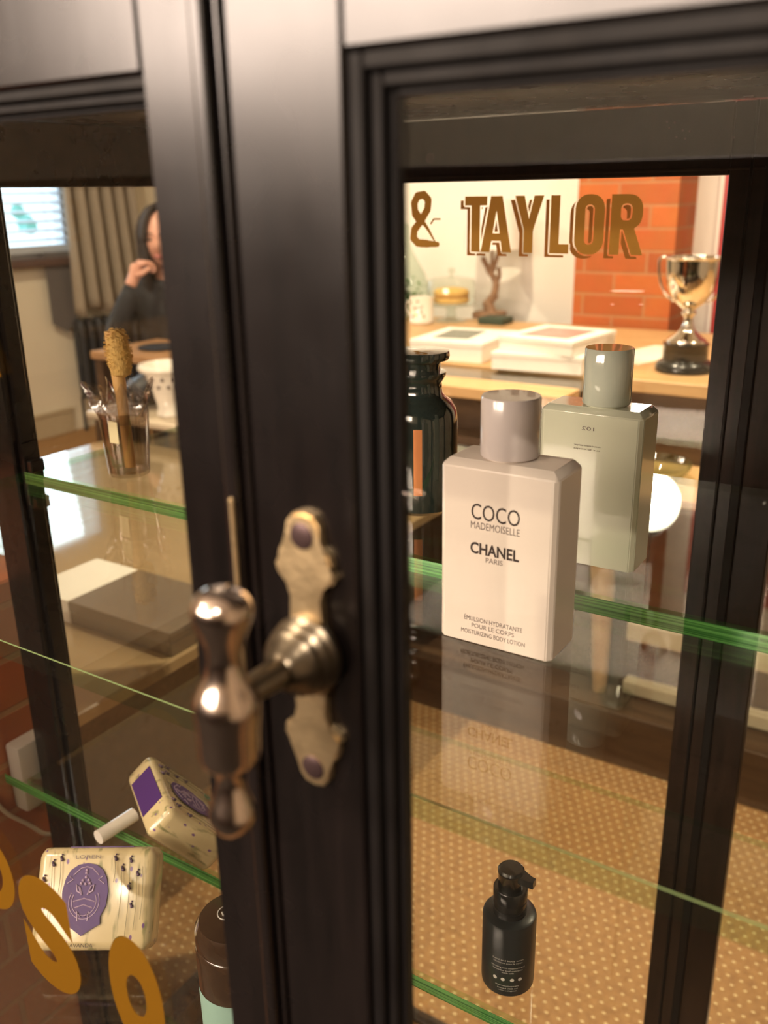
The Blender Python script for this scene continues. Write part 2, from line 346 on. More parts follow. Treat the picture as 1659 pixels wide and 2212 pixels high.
def prism(bm, pts, y0, y1, mi=0):
    """outline in x,z extruded along y"""
    a = [bm.verts.new((x, y0, z)) for x, z in pts]; b = [bm.verts.new((x, y1, z)) for x, z in pts]
    n = len(pts)
    bm.faces.new(a).material_index = mi; bm.faces.new(b[::-1]).material_index = mi
    for i in range(n): bm.faces.new((a[i], a[(i+1) % n], b[(i+1) % n], b[i])).material_index = mi
def smoothline(pts, n=6):
    out = []
    P = [Vector(p) for p in pts]
    for i in range(len(P)-1):
        p0, p1, p2, p3 = P[max(i-1, 0)], P[i], P[i+1], P[min(i+2, len(P)-1)]
        for k in range(n):
            t = k/n
            out.append(0.5*((2*p1)+(-p0+p2)*t+(2*p0-5*p1+4*p2-p3)*t*t+(-p0+3*p1-3*p2+p3)*t**3))
    out.append(P[-1]); return out
def text(name, s, m, parent, cx, y, cz, width, height, rot=None, bold=0.0, flip=False, base=None, depth=0.0):
    cu = bpy.data.curves.new(name, 'FONT'); cu.body = s; cu.offset = bold; cu.extrude = 0.0; cu.resolution_u = 9 if name == 'gold_letter' else 3
    o = bpy.data.objects.new(name, cu); col.objects.link(o)
    bpy.context.view_layer.update()
    dg = bpy.context.evaluated_depsgraph_get(); me = bpy.data.meshes.new_from_object(o.evaluated_get(dg))
    bpy.data.objects.remove(o); bpy.data.curves.remove(cu)
    xs = [v.co.x for v in me.vertices]; ys = [v.co.y for v in me.vertices]
    x0, x1, y0, y1 = min(xs), max(xs), min(ys), max(ys)
    for v in me.vertices:
        px = ((v.co.x-x0)/(x1-x0)-0.5)*width*(-1 if flip else 1); pz = ((v.co.y-y0)/(y1-y0)-0.5)*height
        p = Vector((px, 0, pz))
        if rot: p = rot @ p
        v.co = p+Vector((cx, y, cz))
    me.materials.clear(); me.materials.append(m)
    t = bpy.data.objects.new(name, me); col.objects.link(t); t.parent = parent
    t.matrix_parent_inverse = world(parent).inverted()
    return t

# ================================================================== THE SETTING
def quadbox(name, x0, x1, y0, y1, z0, z1, m):
    bm = BM(); box(bm, x0, x1, y0, y1, z0, z1); return struct(link(name, bm, m))
quadbox('floor', -4.7, 2.3, -2.1, 5.1, -0.08, 0, FLOOR)
quadbox('ceiling', -4.7, 2.3, -2.1, 5.1, 2.7, 2.8, CEIL)
# left wall with the window opening (y 2.78..3.76, z 1.03..2.0)
bm = BM()
box(bm, -4.7, -4.575, -2.1, 2.78, 0, 2.7); box(bm, -4.7, -4.575, 3.76, 5.1, 0, 2.7)
box(bm, -4.7, -4.575, 2.78, 3.76, 0, 1.03); box(bm, -4.7, -4.575, 2.78, 3.76, 2.0, 2.7)
struct(link('wall_left', bm, WALL))
quadbox('wall_back', -2.25, 2.3, 3.32, 3.45, 0, 2.7, WALLW)
quadbox('wall_alcove', -4.575, -2.25, 4.98, 5.1, 0, 2.7, WALL)
quadbox('wall_return', -2.38, -2.25, 3.45, 4.98, 0, 2.7, WALL)
quadbox('wall_right', 2.2, 2.3, -2.0, 3.32, 0, 2.7, WALL)
quadbox('wall_front', -4.575, 2.3, -2.1, -2.0, 0, 2.7, WALLW)
bm = BM(); box(bm, -4.575, -4.555, -2.0, 3.58, 0, 0.13, 0.004); box(bm, -4.575, -4.548, -2.0, 3.58, 0.13, 0.15, 0.003); struct(link('baseboard_left', bm, pbr('beige_gloss', (0.52, 0.43, 0.29), 0.35)))
# brick pillar on the back wall, cream strip, red door frame
bm = BM(); box(bm, -1.20, -0.862, 3.10, 3.32, 0, 2.7); struct(link('trim_1', bm, BRICK))
bm = BM(); box(bm, -0.772, -0.70, 3.29, 3.32, 0, 2.15, 0.004); box(bm, 0.10, 0.17, 3.29, 3.32, 0, 2.15, 0.004); box(bm, -0.772, 0.17, 3.29, 3.32, 2.15, 2.22, 0.004); struct(link('trim_2', bm, REDP))
bm = BM(); box(bm, -0.70, 0.10, 3.30, 3.32, 0, 2.15); struct(link('door_1', bm, pbr('door_red', (0.22, 0.02, 0.02), 0.4)))
bm = BM(); box(bm, -4.57, 2.2, -2.0, -1.93, 0, 1.42, 0.004); struct(link('added_dark_panelling', bm, DARKX))  # added unseen dark panelling, keeps reflections in the lower frame dark
quadbox('added_dark_floor_sheet', -4.55, 2.2, -1.93, 0.1, 0.001, 0.012, pbr('unseen_dark_sheet', (.02, .016, .013), .9))  # added unseen dark floor sheet, so the lower stile reflects dark
# window
bm = BM()
for z0, z1 in ((1.03, 1.075), (1.95, 2.0)): box(bm, -4.68, -4.60, 2.78, 3.76, z0, z1, 0.003)
for y0, y1 in ((2.78, 2.83), (3.71, 3.76), (3.25, 3.29)): box(bm, -4.68, -4.60, y0, y1, 1.075, 1.95, 0.003)
win = struct(link('window_1', bm, pbr('white_frame', (0.6, 0.62, 0.65), 0.4)))
bm = BM(); box(bm, -4.60, -4.50, 2.70, 3.80, 0.985, 1.03, 0.006); s = link('window_sill', bm, FRAMEW, win)
bm = BM(); box(bm, -4.645, -4.64, 2.83, 3.71, 1.075, 1.95); link('pane', bm, PANE, win)
bl = thing('window_blind', 'white slatted blind covering the window left of the curtain', 'blind', (-4.56, 3.27, 2.0))
bm = BM(); box(bm, -4.60, -4.55, 2.82, 3.72, 1.94, 1.985, 0.003); link('head_rail', bm, BLIND, bl)
bm = BM()
z = 1.93
while z > 1.12:
    box(bm, -4.598, -4.552, 2.83, 3.72, z-0.0035, z+0.0035, mat=Matrix.Rotation(R(14), 4, 'Y')); z -= 0.050
link('slats', bm, BLIND, bl)
bm = BM(); box(bm, -4.60, -4.55, 2.83, 3.72, 1.055, 1.10, 0.004); link('bottom_rail', bm, BLIND, bl)
bm = BM()
for y in (2.98, 3.27, 3.58): tube(bm, [(-4.575, y, 1.95), (-4.575, y, 1.08)], 0.0015, 6)
link('ladder_cord', bm, BLIND, bl)
bm = BM()
for i in range(9):
    y = 4.35+i*0.10; bmesh.ops.create_icosphere(bm, subdivisions=2, radius=random.uniform(0.05, 0.10), matrix=Matrix.Translation((-6.0+random.uniform(-.2, .2), y, 1.36+random.uniform(-.22, .12))))
tag(link('garden_shrub', bm, HILL, smooth=True), 'blue green shrub outside, seen through the window blind', 'shrub')
# curtain
bm = BM()
ny, nz = 90, 24
g = []
for j in range(nz+1):
    fz = j/nz; zz = 0.72+fz*(2.25-0.72); row = []
    for i in range(ny+1):
        fy = i/ny
        w = 0.60 if fz > 0.0 else 0.6
        y = 3.63+fy*(0.64+0.05*(1-fz)) - 0.0*fz
        y = 3.62 + fy*(0.57-0.13*fz)
        x = -4.47+0.045*math.sin(fy*2*math.pi*5.3+0.4*math.sin(3*fz))+0.012*math.sin(fy*31+2*fz)
        row.append(bm.verts.new((x, y, zz-0.02*math.sin(fy*20)*(1-fz)-0.05*max(0, 0.25-fy)*(1-fz))))
    g.append(row)
for j in range(nz):
    for i in range(ny): bm.faces.new((g[j][i], g[j][i+1], g[j+1][i+1], g[j+1][i]))
cu = link('curtain', bm, CURT, smooth=True); tag(cu, 'taupe linen curtain hanging beside the blind', 'curtain')
so = cu.modifiers.new('thickness', 'SOLIDIFY'); so.thickness = 0.006
bm = BM(); prismx = [(3.50, .66), (3.50, 1.06), (3.72, 1.06), (3.72, .72), (3.60, .60)]
a_ = [bm.verts.new((-4.535, y, z)) for y, z in prismx]; b_ = [bm.verts.new((-4.528, y, z)) for y, z in prismx]
bm.faces.new(a_); bm.faces.new(b_[::-1])
for i in range(5): bm.faces.new((a_[i], a_[(i+1) % 5], b_[(i+1) % 5], b_[i]))
link('backing_piece', bm, pbr('grey_backing', (.13, .12, .12), .9), cu)  # flat grey piece behind the curtain's left side
bm = BM(); tube(bm, [(-4.47, 2.6, 2.27), (-4.47, 4.5, 2.27)], 0.012); tag(link('curtain_rod', bm, ANTH, smooth=True), 'dark curtain rod above the taupe curtain', 'curtain rod')
# radiator
ra = thing('column_radiator', 'black column radiator on the cream wall under the taupe curtain', 'radiator', (-4.5, 3.98, 0.15))
for i in range(10):
    y = 3.66+i*0.068; bm = BM()
    tube(bm, smoothline([(-4.53, y, 0.20), (-4.53, y, 0.60), (-4.505, y, 0.65), (-4.48, y, 0.60), (-4.48, y, 0.20)], 5), 0.02, 10)
    link('column', bm, ANTH, ra, True)
for z in (.21, .61): bm = BM(); tube(bm, [(-4.505, 3.64, z), (-4.505, 4.29, z)], 0.018); link('header_pipe', bm, ANTH, ra, True)
bm = BM(); tube(bm, [(-4.505, 3.62, 0.21), (-4.505, 3.62, 0.0)], 0.01); link('valve_pipe', bm, ANTH, ra, True)

# ================================================================== DISPLAY CABINET
cab = thing('display_cabinet', 'large dark wooden glazed display cabinet filling the foreground', 'cabinet', (-0.21, 0.65, 0))
X0, X1, YN, YF = -0.945, 0.53, 0.250, 1.043  # everything past the middle posts is a mirror's view built as solid objects
ZT = 1.378
def frame(bm, x0, x1, z0, z1, gx0, gx1, gz0, gz1, yo, yi):
    """door frame: outer rectangle, glass opening, outside face yo, inside face yi"""
    box(bm, x0, gx0, yo, yi, z0, z1, 0.0012); box(bm, gx1, x1, yo, yi, z0, z1, 0.0012)
    box(bm, gx0, gx1, yo, yi, gz1, z1, 0.0012); box(bm, gx0, gx1, yo, yi, z0, gz0, 0.0012)
def mould(bm, gx0, gx1, gz0, gz1, y_face, y_glass, w):
    """stepped moulding that falls from the face of the frame to the glass"""
    s = 1 if y_glass > y_face else -1
    for k, (a, d) in enumerate(((0.0, 0.25), (w*0.42, 0.62), (w*0.78, 1.0))):
        ww = w*0.42 if k == 0 else (w*0.36 if k == 1 else w*0.22)
        ya = y_face + (y_glass-y_face)*d*0.8; yb = y_glass + s*0.004
        lo, hi = min(ya, yb), max(ya, yb)
        box(bm, gx0+a, gx0+a+ww, lo, hi, gz0+a, gz1-a, 0.0008); box(bm, gx1-a-ww, gx1-a, lo, hi, gz0+a, gz1-a, 0.0008)
        box(bm, gx0+a+ww, gx1-a-ww, lo, hi, gz1-a-ww, gz1-a, 0.0008); box(bm, gx0+a+ww, gx1-a-ww, lo, hi, gz0+a, gz0+a+ww, 0.0008)
doors = []
for nm, x0, x1, gx0, gx1 in (('left', -0.90, -0.2285, -0.85, -0.2585), ('right', -0.2265, 0.50, -0.1735, 0.45)):
    bm = BM(); frame(bm, x0, x1, 0.12, 1.4595, gx0, gx1, 0.20, 1.3905, YN, YN+0.022)
    d = link('door', bm, DARK, cab); doors.append(d)
    bm = BM()
    if nm == 'right': mould(bm, gx0, gx1, 0.20, 1.3905, YN, 0.262, 0.0132)
    else: mould(bm, gx0, gx1+0.0, 0.20, 1.3905, YN, 0.262, 0.0095) if False else mould(bm, gx0, gx1+0.008, 0.20, 1.3905, YN, 0.262, 0.0105)
    link('glazing_bead', bm, BEAD, d)
    bm = BM(); box(bm, gx0+0.004, gx1-0.004+(0.008 if nm == 'left' else 0), 0.2605, 0.2635, 0.204, 1.3865); link('glass_pane', bm, PANE, d)
# astragal bead covering the joint
bm = BM(); box(bm, -0.2312, -0.2245, 0.2455, 0.252, 0.12, 1.4595, 0.0016, 2); box(bm, -0.222, -0.2195, 0.2478, 0.252, 0.12, 1.4595, 0.0008); link('astragal', bm, DARK, doors[1])
# mirror image of the front doors, built as a solid second pair
for x0, x1, gx0, gx1 in ((-0.90, -0.195, -0.85, -0.236), (-0.193, 0.50, -0.1535, 0.45)):
    bm = BM(); frame(bm, x0, x1, 0.002, 1.43, gx0, gx1, 0.012, 1.3607, 1.0225, YF)
    d = link('mirrored_door', bm, MIRRORW, cab); doors.append(d)
    bm = BM(); box(bm, gx0+0.001, gx1-0.001, 1.0315, 1.0345, 0.014, 1.3597); link('glass_pane', bm, PANE, d)
    bm = BM()
    box(bm, x0+0.006, x1-0.006, 1.0205, 1.0235, 1.3655, 1.3685, 0.0006)
    link('mirrored_rail_bead', bm, MIRRORW, d)
bm = BM(); box(bm, -0.199, -0.189, 1.0185, 1.0235, 0.02, 1.43, 0.001); box(bm, -0.216, -0.213, 1.0195, 1.0235, 0.02, 1.43, 0.0008); link('astragal', bm, BEAD, doors[3])
# case: corner posts, middle posts, rails, top, cornice
for x0, x1 in ((X0, -0.902), (0.502, X1)):
    for y0, y1 in ((YN, YN+0.055), (YF-0.055, YF)): bm = BM(); box(bm, x0, x1, y0, y1, 0, 1.43, 0.002); link('corner_post', bm, DARK, cab)
bm = BM(); box(bm, X0, -0.895, 0.614, 0.650, 0, 1.43, 0.002); box(bm, -0.898, -0.889, 0.622, 0.642, 0, 1.43, 0.002); box(bm, X0-0.004, X0+0.004, 0.622, 0.642, 0, 1.43, 0.002)
link('middle_post', bm, DARK, cab)
bm = BM(); box(bm, 0.475, X1, 0.614, 0.650, 0, 1.43, 0.002); link('middle_post', bm, DARK, cab)
for x0, x1 in ((X0+0.003, -0.902), (0.502, X1-0.003)):
    for y0, y1 in ((YN+0.055, 0.614), (0.650, YF-0.055)):
        for z0, z1 in ((1.362, 1.43), (0.0, 0.10)): bm = BM(); box(bm, x0, x1, y0, y1, z0, z1, 0.0015); link('side_rail', bm, DARKX, cab)
for x in (-0.925, 0.516):
    for y0, y1 in ((YN+0.052, 0.617), (0.647, YF-0.052)): bm = BM(); box(bm, x-0.0015, x+0.0015, y0, y1, 0.10, 1.362); link('side_glass', bm, PANE, cab)
bm = BM(); box(bm, X0-0.01, X1+0.01, YN+0.022, YF+0.01, 1.431, 1.46, 0.002); box(bm, X0-0.01, X1+0.01, 0.262, YF+0.01, 1.46, 1.475, 0.002)
link('top_panel', bm, DARKX, cab)
bm = BM(); box(bm, X0-0.04, X1+0.04, 0.215, YF+0.04, 1.478, 1.50, 0.003); box(bm, X0-0.02, X1+0.02, 0.238, YF+0.02, 1.462, 1.478, 0.004)
link('cornice', bm, DARKX, cab)
# worm holes and nicks in the far rail
for x, z in ((-0.30, 1.408), (-0.286, 1.405), (-0.279, 1.404), (-0.292, 1.399), (-0.283, 1.397), (-0.235, 1.396), (-0.303, 1.414), (-0.295, 1.413)):
    bm = BM(); lathe(bm, [(0.0012, 0), (0.0012, 0.0009)], x, 1.0222, z, 10, mat=Matrix.Rotation(R(90), 4, 'X')); link('worm_hole', bm, SCREW, cab)
bm = BM(); lathe(bm, [(0.006, 0), (0.006, 0.0006)], -0.585, 1.0222, 1.388, 20, mat=Matrix.Rotation(R(90), 4, 'X'))
link('plugged_hole', bm, SCREW, cab)
# toothed shelf supports on the middle post
for zs in (1.045,):
    bm = BM()
    for k in range(3): box(bm, -0.892+0.0, -0.876-0.003*(k % 2), 0.622, 0.640, zs-0.022+0.022*k-(0.004 if k == 1 else 0.012), zs-0.012+0.022*k-(0.004 if k == 1 else 0.012)+0.004, 0.0012)
    box(bm, -0.894, -0.885, 0.620, 0.642, zs-0.03, zs+0.045, 0.001)
    link('shelf_support', bm, DARK, cab)
# cremone style turn handle on the right door
bm = BM()
plate = [(0, .0585), (.0045, .0575), (.0072, .0540), (.0078, .0490), (.0082, .0455), (.0112, .0430), (.0124, .0395), (.0120, .0365), (.0136, .0345), (.0125, .0322), (.0076, .0300), (.0068, .0240), (.0066, .0140), (.0085, .0080), (.0110, .0020)]
pts = plate + [(x, -z-0.0) for x, z in plate[::-1]]
pts = [(x, z) for x, z in pts]
full = pts + [(-x, z) for x, z in pts[::-1] if x > 0]
cl = []
for q in full:
    if not cl or (abs(q[0]-cl[-1][0])+abs(q[1]-cl[-1][1])) > 1e-6: cl.append(q)
prism(bm, [(-0.1950+x, 1.1825+z) for x, z in cl], 0.2462, 0.2502)
bmesh.ops.bevel(bm, geom=[e for e in bm.edges if all(abs(v.co.y-0.2462) < 1e-5 for v in e.verts)], offset=0.0009, segments=2, affect='EDGES')
link('back_plate', bm, BRASS, doors[1], True)
for z in (1.2320, 1.1328):
    bm = BM(); lathe(bm, [(0.0052, 0), (0.0052, 0.0006), (0.004, 0.0012), (0.001, 0.0014)], -0.1950, 0.2464, z, 24, mat=Matrix.Rotation(R(90), 4, 'X')); link('plate_screw', bm, SCREW, doors[1], True)
bm = BM(); lathe(bm, [(0.0155, 0), (0.0158, 0.003), (0.0140, 0.0045), (0.0148, 0.007), (0.0125, 0.009), (0.0130, 0.0115), (0.0105, 0.0135), (0.0085, 0.017), (0.0065, 0.019)], -0.1942, 0.2465, 1.1845, 40, mat=Matrix.Rotation(R(90), 4, 'X'))
link('collar', bm, DBRASS, doors[1], True)
bm = BM(); tube(bm, [(-0.1942, 0.232, 1.1845), (-0.1975, 0.212, 1.183), (-0.200, 0.200, 1.182)], [0.0062, 0.0050, 0.0052], 20); link('spindle', bm, DBRASS, doors[1], True)
bm = BM()
kp = [(0.002, -0.0490), (0.0062, -0.0475), (0.0088, -0.0430), (0.0088, -0.0385), (0.0062, -0.031), (0.0052, -0.025), (0.0075, -0.0195), (0.0108, -0.0165), (0.0112, -0.006), (0.0118, 0.0045), (0.0106, 0.0095), (0.0078, 0.0150), (0.0062, 0.0210), (0.0064, 0.0270), (0.0092, 0.0350), (0.0105, 0.0400), (0.0098, 0.0445), (0.0065, 0.0480), (0.002, 0.0493)]
kp = [(v[0], v[1]) for v in smoothline([(a, b, 0) for a, b in kp], 3)]
lathe(bm, [(max(0.0008, a), b) for a, b in kp], -0.1975, 0.203, 1.1785, 40, mat=Matrix.Rotation(R(2), 4, 'Y'))
link('turn_handle', bm, STEEL, doors[1], True)
bm = BM(); box(bm, -0.2276, -0.2256, 0.2436, 0.2456, 1.122, 1.242, 0.0006); link('keeper_strip', bm, BRASS, doors[0])
# white paint nick on the top rail
# ---- lettering on glass
def run_quads(mask, x0, z0, c, y, name, m, parent):
    bm = BM(); H, Wd = mask.shape
    for j in range(H):
        row = mask[j]; i = 0
        while i < Wd:
            if row[i]:
                k = i
                while k < Wd and row[k]: k += 1
                xa, xb = x0+i*c, x0+k*c; za, zb = z0+j*c, z0+(j+1)*c
                bm.faces.new([bm.verts.new(p) for p in ((xa, y, za), (xb, y, za), (xb, y, zb), (xa, y, zb))]); i = k
            else: i += 1
    return link(name, bm, m, parent)
def pip(xx, zz, poly):
    ins = np.zeros(xx.shape, bool); n = len(poly)
    for i in range(n):
        (xa, za), (xb, zb) = poly[i], poly[(i+1) % n]
        if za == zb: continue
        cnd = ((za > zz) != (zb > zz)) & (xx < (xb-xa)*(zz-za)/(zb-za)+xa); ins ^= cnd
    return ins
def stroke(xx, zz, pts, w):
    d = np.full(xx.shape, 9.0)
    ws = w if isinstance(w, (list, tuple)) else [w]*len(pts)
    for i in range(len(pts)-1):
        (xa, za), (xb, zb) = pts[i], pts[i+1]; L2 = (xb-xa)**2+(zb-za)**2
        t = np.clip(((xx-xa)*(xb-xa)+(zz-za)*(zb-za))/L2, 0, 1)
        d = np.minimum(d, np.hypot(xx-xa-t*(xb-xa), zz-za-t*(zb-za)) - (ws[i]+(ws[i+1]-ws[i])*t))
    return d < 0
def rrect(x0, x1, z0, z1, r, n=8):
    P = []
    for cx, cz, a0 in ((x1-r, z1-r, 0), (x0+r, z1-r, 90), (x0+r, z0+r, 180), (x1-r, z0+r, 270)):
        for k in range(n+1):
            a = R(a0+90*k/n); P.append((cx+r*math.cos(a), cz+r*math.sin(a)))
    return P
HL = 0.0635; C = 0.00042
gx, gz = np.meshgrid(np.arange(-0.655, -0.300, C), np.arange(1.262, 1.362, C))
def letter_mask(dx=0.0, dz=0.0):
    m = np.zeros(gx.shape, bool)
    def L(xs, w): return (gx-dx-xs)/HL, (gz-dz-1.280)/HL
    # T
    u, v = L(-0.542, 0); m |= pip(u, v, [(0, 1), (.47, 1), (.47, .84), (.325, .84), (.325, 0), (.145, 0), (.145, .84), (0, .84)])
    u, v = L(-0.520, 0); m |= pip(u, v, [(.20, 1), (.44, 1), (.64, 0), (.45, 0), (.415, .20), (.225, .20), (.19, 0), (0, 0)]) & ~pip(u, v, [(.25, .34), (.39, .34), (.32, .74)])
    u, v = L(-0.476, 0); m |= pip(u, v, [(0, 1), (.19, 1), (.285, .60), (.38, 1), (.57, 1), (.375, .40), (.375, 0), (.195, 0), (.195, .40)])
    u, v = L(-0.4315, 0); m |= pip(u, v, [(0, 1), (.18, 1), (.18, .16), (.37, .16), (.37, 0), (0, 0)])
    u, v = L(-0.4015, 0); m |= pip(u, v, rrect(0, .54, -.01, 1.01, .24)) & ~pip(u, v, rrect(.185, .355, .16, .84, .08))
    u, v = L(-0.3600, 0)
    m |= (pip(u, v, rrect(0.05, .56, .42, 1.0, .23)) | pip(u, v, [(0, 1), (.3, 1), (.3, .42), (.18, .42), (.18, 0), (0, 0)]) | pip(u, v, [(.22, .46), (.42, .46), (.60, 0), (.40, 0)])) & ~pip(u, v, rrect(.18, .375, .57, .85, .08))
    return m
front = letter_mask(); sh = letter_mask(-0.0058, -0.0045)
dil = front.copy()
k = int(0.0019/C)
for a in range(-k, k+1):
    for b in range(-k, k+1):
        if a*a+b*b <= k*k: dil |= np.roll(np.roll(front, a, 0), b, 1)
shade = sh & ~dil
u, v = (gx+0.618)/HL, (gz-1.286)/HL
amp = stroke(u, v, [(.22, .45), (.10, .60), (.08, .80), (.16, .93), (.30, .95), (.40, .85), (.38, .68), (.22, .45)], .075) | \
      stroke(u, v, [(.22, .45), (.08, .30), (.06, .14), (.16, .05), (.36, .04)], .075) | stroke(u, v, [(.14, .62), (.40, .30), (.58, .03)], [.06, .03, .01]) | \
      stroke(u, v, [(.36, .04), (.60, .03)], [.07, .05]) | stroke(u, v, [(.66, .50), (.52, .50), (.46, .42)], .018)
front |= amp
run_quads(front, gx[0, 0], gz[0, 0], C, 1.0308, 'gilt_lettering', GOLD, doors[2])
run_quads(shade, gx[0, 0], gz[0, 0], C, 1.0309, 'letter_shade', GOLDSH, doors[2])
# out of focus gold letters on the near left pane
text('gold_letter', 'O', GOLDY, doors[0], -0.4740, 0.2600, 0.950, 0.056, 0.062, bold=0.03)
text('gold_letter', 'S', GOLDY, doors[0], -0.4180, 0.2600, 0.923, 0.050, 0.086, bold=0.065)
text('gold_letter', 'O', GOLDY, doors[0], -0.3430, 0.2600, 0.917, 0.044, 0.084, bold=0.10)
text('gold_letter', 'R', GOLDY, doors[0], -0.3960, 0.2600, 1.302, 0.034, 0.060, bold=0.04)

# ================================================================== GLASS SHELVES
def shelf(y0, y1, z, label, t=0.0135, green=True, x0=-0.884):
    t_ = thing('glass_shelf', label, 'shelf', (-0.2, y0, z-t))
    bm = BM(); box(bm, x0, 0.47, y0, y1, z-t, z)
    for f in bm.faces:
        if abs(f.normal.z) < 0.5: f.material_index = 1 if f.calc_center_median().y > y1-1e-4 else 2
        if f.material_index == 0 and f.normal.z < -0.5: f.material_index = 3
    o = link('sheet', bm, SHELF, t_, mats=[SHELF, EDGE if green else EDGECLEAR, EDGECLEAR, PANE])
    if green:
        bm = BM(); box(bm, x0, 0.47, y0-0.0002, y0+0.0006, z-0.0002, z+0.0002); link('polished_arris', bm, ARRIS, t_)
    return t_
Z1, Z2 = 1.0572, 0.682
shelf(0.339, 0.617, Z1, 'upper glass shelf carrying the white lotion bottle, nearer sheet')
shelf(0.624, 0.955, Z1, 'mirror image of the upper glass shelf, built solid behind, carrying the sage bottle and dark jar', 0.008, False)  # repeats the near upper sheet as its mirror image
shelf(0.305, 0.550, Z2, 'lower glass shelf with the lavender soap parcel, nearer sheet', x0=-0.919)
shelf(0.556, 0.900, Z2, 'mirror image of the lower glass shelf, built solid behind, carrying the black pump bottle', 0.008, False)  # repeats the near lower sheet as its mirror image

# ================================================================== BOTTLES
def lotion(name, label, bmat, cmat, x0, x1, y0, y1, z0, z1, ccx, ccy, cr, cz1):
    t = thing(name, label, 'bottle', ((x0+x1)/2, (y0+y1)/2, z0))
    bm = BM(); vs = box(bm, x0, x1, y0, y1, z0, z1)
    es = [e for e in bm.edges if abs((e.verts[0].co-e.verts[1].co).normalized().z) > .9]
    bmesh.ops.bevel(bm, geom=es, offset=0.0035, segments=1, affect='EDGES')
    es = [e for e in bm.edges if all(abs(v.co.z-z1) < 1e-5 for v in e.verts)]
    bmesh.ops.bevel(bm, geom=es, offset=0.0048, segments=1, affect='EDGES')
    bmesh.ops.bevel(bm, geom=bm.edges[:], offset=0.0007, segments=2, affect='EDGES')
    link('body', bm, bmat, t, True)
    bm = BM(); lathe(bm, [(cr*0.86, z1-0.001), (cr*0.86, z1+0.002)], ccx, ccy, 0, 40); link('neck', bm, bmat, t, True)
    bm = BM(); lathe(bm, [(cr*0.97, z1+0.0012), (cr, z1+0.002), (cr, cz1-0.001), (cr*0.965, cz1), (cr*0.3, cz1)], ccx, ccy, 0, 56); link('cap', bm, cmat, t, True)
    return t
lb = lotion('lotion_bottle', 'white rectangular body lotion bottle standing on the near upper glass shelf', WHITEP, CAPP, -0.2815, -0.1985, 0.5045, 0.5475, Z1, 1.1860, -0.2425, 0.528, 0.0193, 1.2265)
cxl = -0.2405; yl = 0.50435
for s_, z_, w_, h_, b_, m_ in (('COCO', 1.1530, .0345, .0110, 0.0, INK), ('MADEMOISELLE', 1.1435, .0350, .0050, 0.0, INKG), ('CHANEL', 1.1275, .0352, .0082, 0.028, INK), ('PARIS', 1.1203, .0122, .0036, 0.0, INKG),
        ('\u00c9MULSION HYDRATANTE', 1.0760, .0430, .0042, 0.0, INKG), ('POUR LE CORPS', 1.0708, .0315, .0032, 0.0, INKG), ('MOISTURIZING BODY LOTION', 1.0655, .0475, .0032, 0.0, INKG)):
    text('printed_text', s_, m_, lb, cxl, yl, z_, w_, h_, bold=b_)
gb = lotion('lotion_bottle', 'mirror image of the white lotion bottle, built as a sage green bottle behind it', GREENP, GREENC, -0.2845, -0.2000, 0.675, 0.717, Z1, 1.1880, -0.2375, 0.697, 0.0190, 1.2330)  # solid copy standing in for the white bottle's mirror reflection
for i, (s_, z_) in enumerate((('102', 1.172), ('mode d emploi appliquer', 1.158), ('sur le corps', 1.155))):
    text('printed_text', s_, INKG, gb, -0.2435, 0.6748, z_, .010 if i == 0 else .022, .003 if i == 0 else .0018, flip=True)
# dark apothecary jar
jr = thing('apothecary_jar', 'dark green glass apothecary jar with flat stopper beside the door stile', 'jar', (-0.432, 0.737, Z1))
bm = BM(); jx, jy = -0.432, 0.737
prof = [(0.030, 0), (0.0345, 0.004), (0.0350, 0.012), (0.0352, 0.088), (0.0335, 0.098), (0.0290, 0.106), (0.0235, 0.110), (0.0205, 0.114), (0.0200, 0.124), (0.0222, 0.128), (0.0240, 0.131), (0.0240, 0.134), (0.020, 0.1345)]
lathe(bm, prof, jx, jy, Z1, 56); link('body', bm, JARG, jr, True)
bm = BM(); lathe(bm, [(0.0185, 0.1345), (0.0190, 0.142), (0.0200, 0.144), (0.0262, 0.1455), (0.0275, 0.149), (0.0268, 0.1535), (0.018, 0.1545), (0.004, 0.1545)], jx, jy, Z1, 56); link('stopper', bm, JARG, jr, True)
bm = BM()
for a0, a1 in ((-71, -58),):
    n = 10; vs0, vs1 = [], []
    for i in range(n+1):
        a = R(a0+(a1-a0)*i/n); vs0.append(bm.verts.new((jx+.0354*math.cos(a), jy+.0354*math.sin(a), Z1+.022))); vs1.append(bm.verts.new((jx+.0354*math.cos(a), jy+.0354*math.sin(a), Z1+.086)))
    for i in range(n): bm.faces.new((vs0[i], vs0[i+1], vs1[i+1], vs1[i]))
o = link('reflection_strip', bm, ORANGE_REFL, jr, True)  # painted reflection of the orange brick pillar in the jar's side
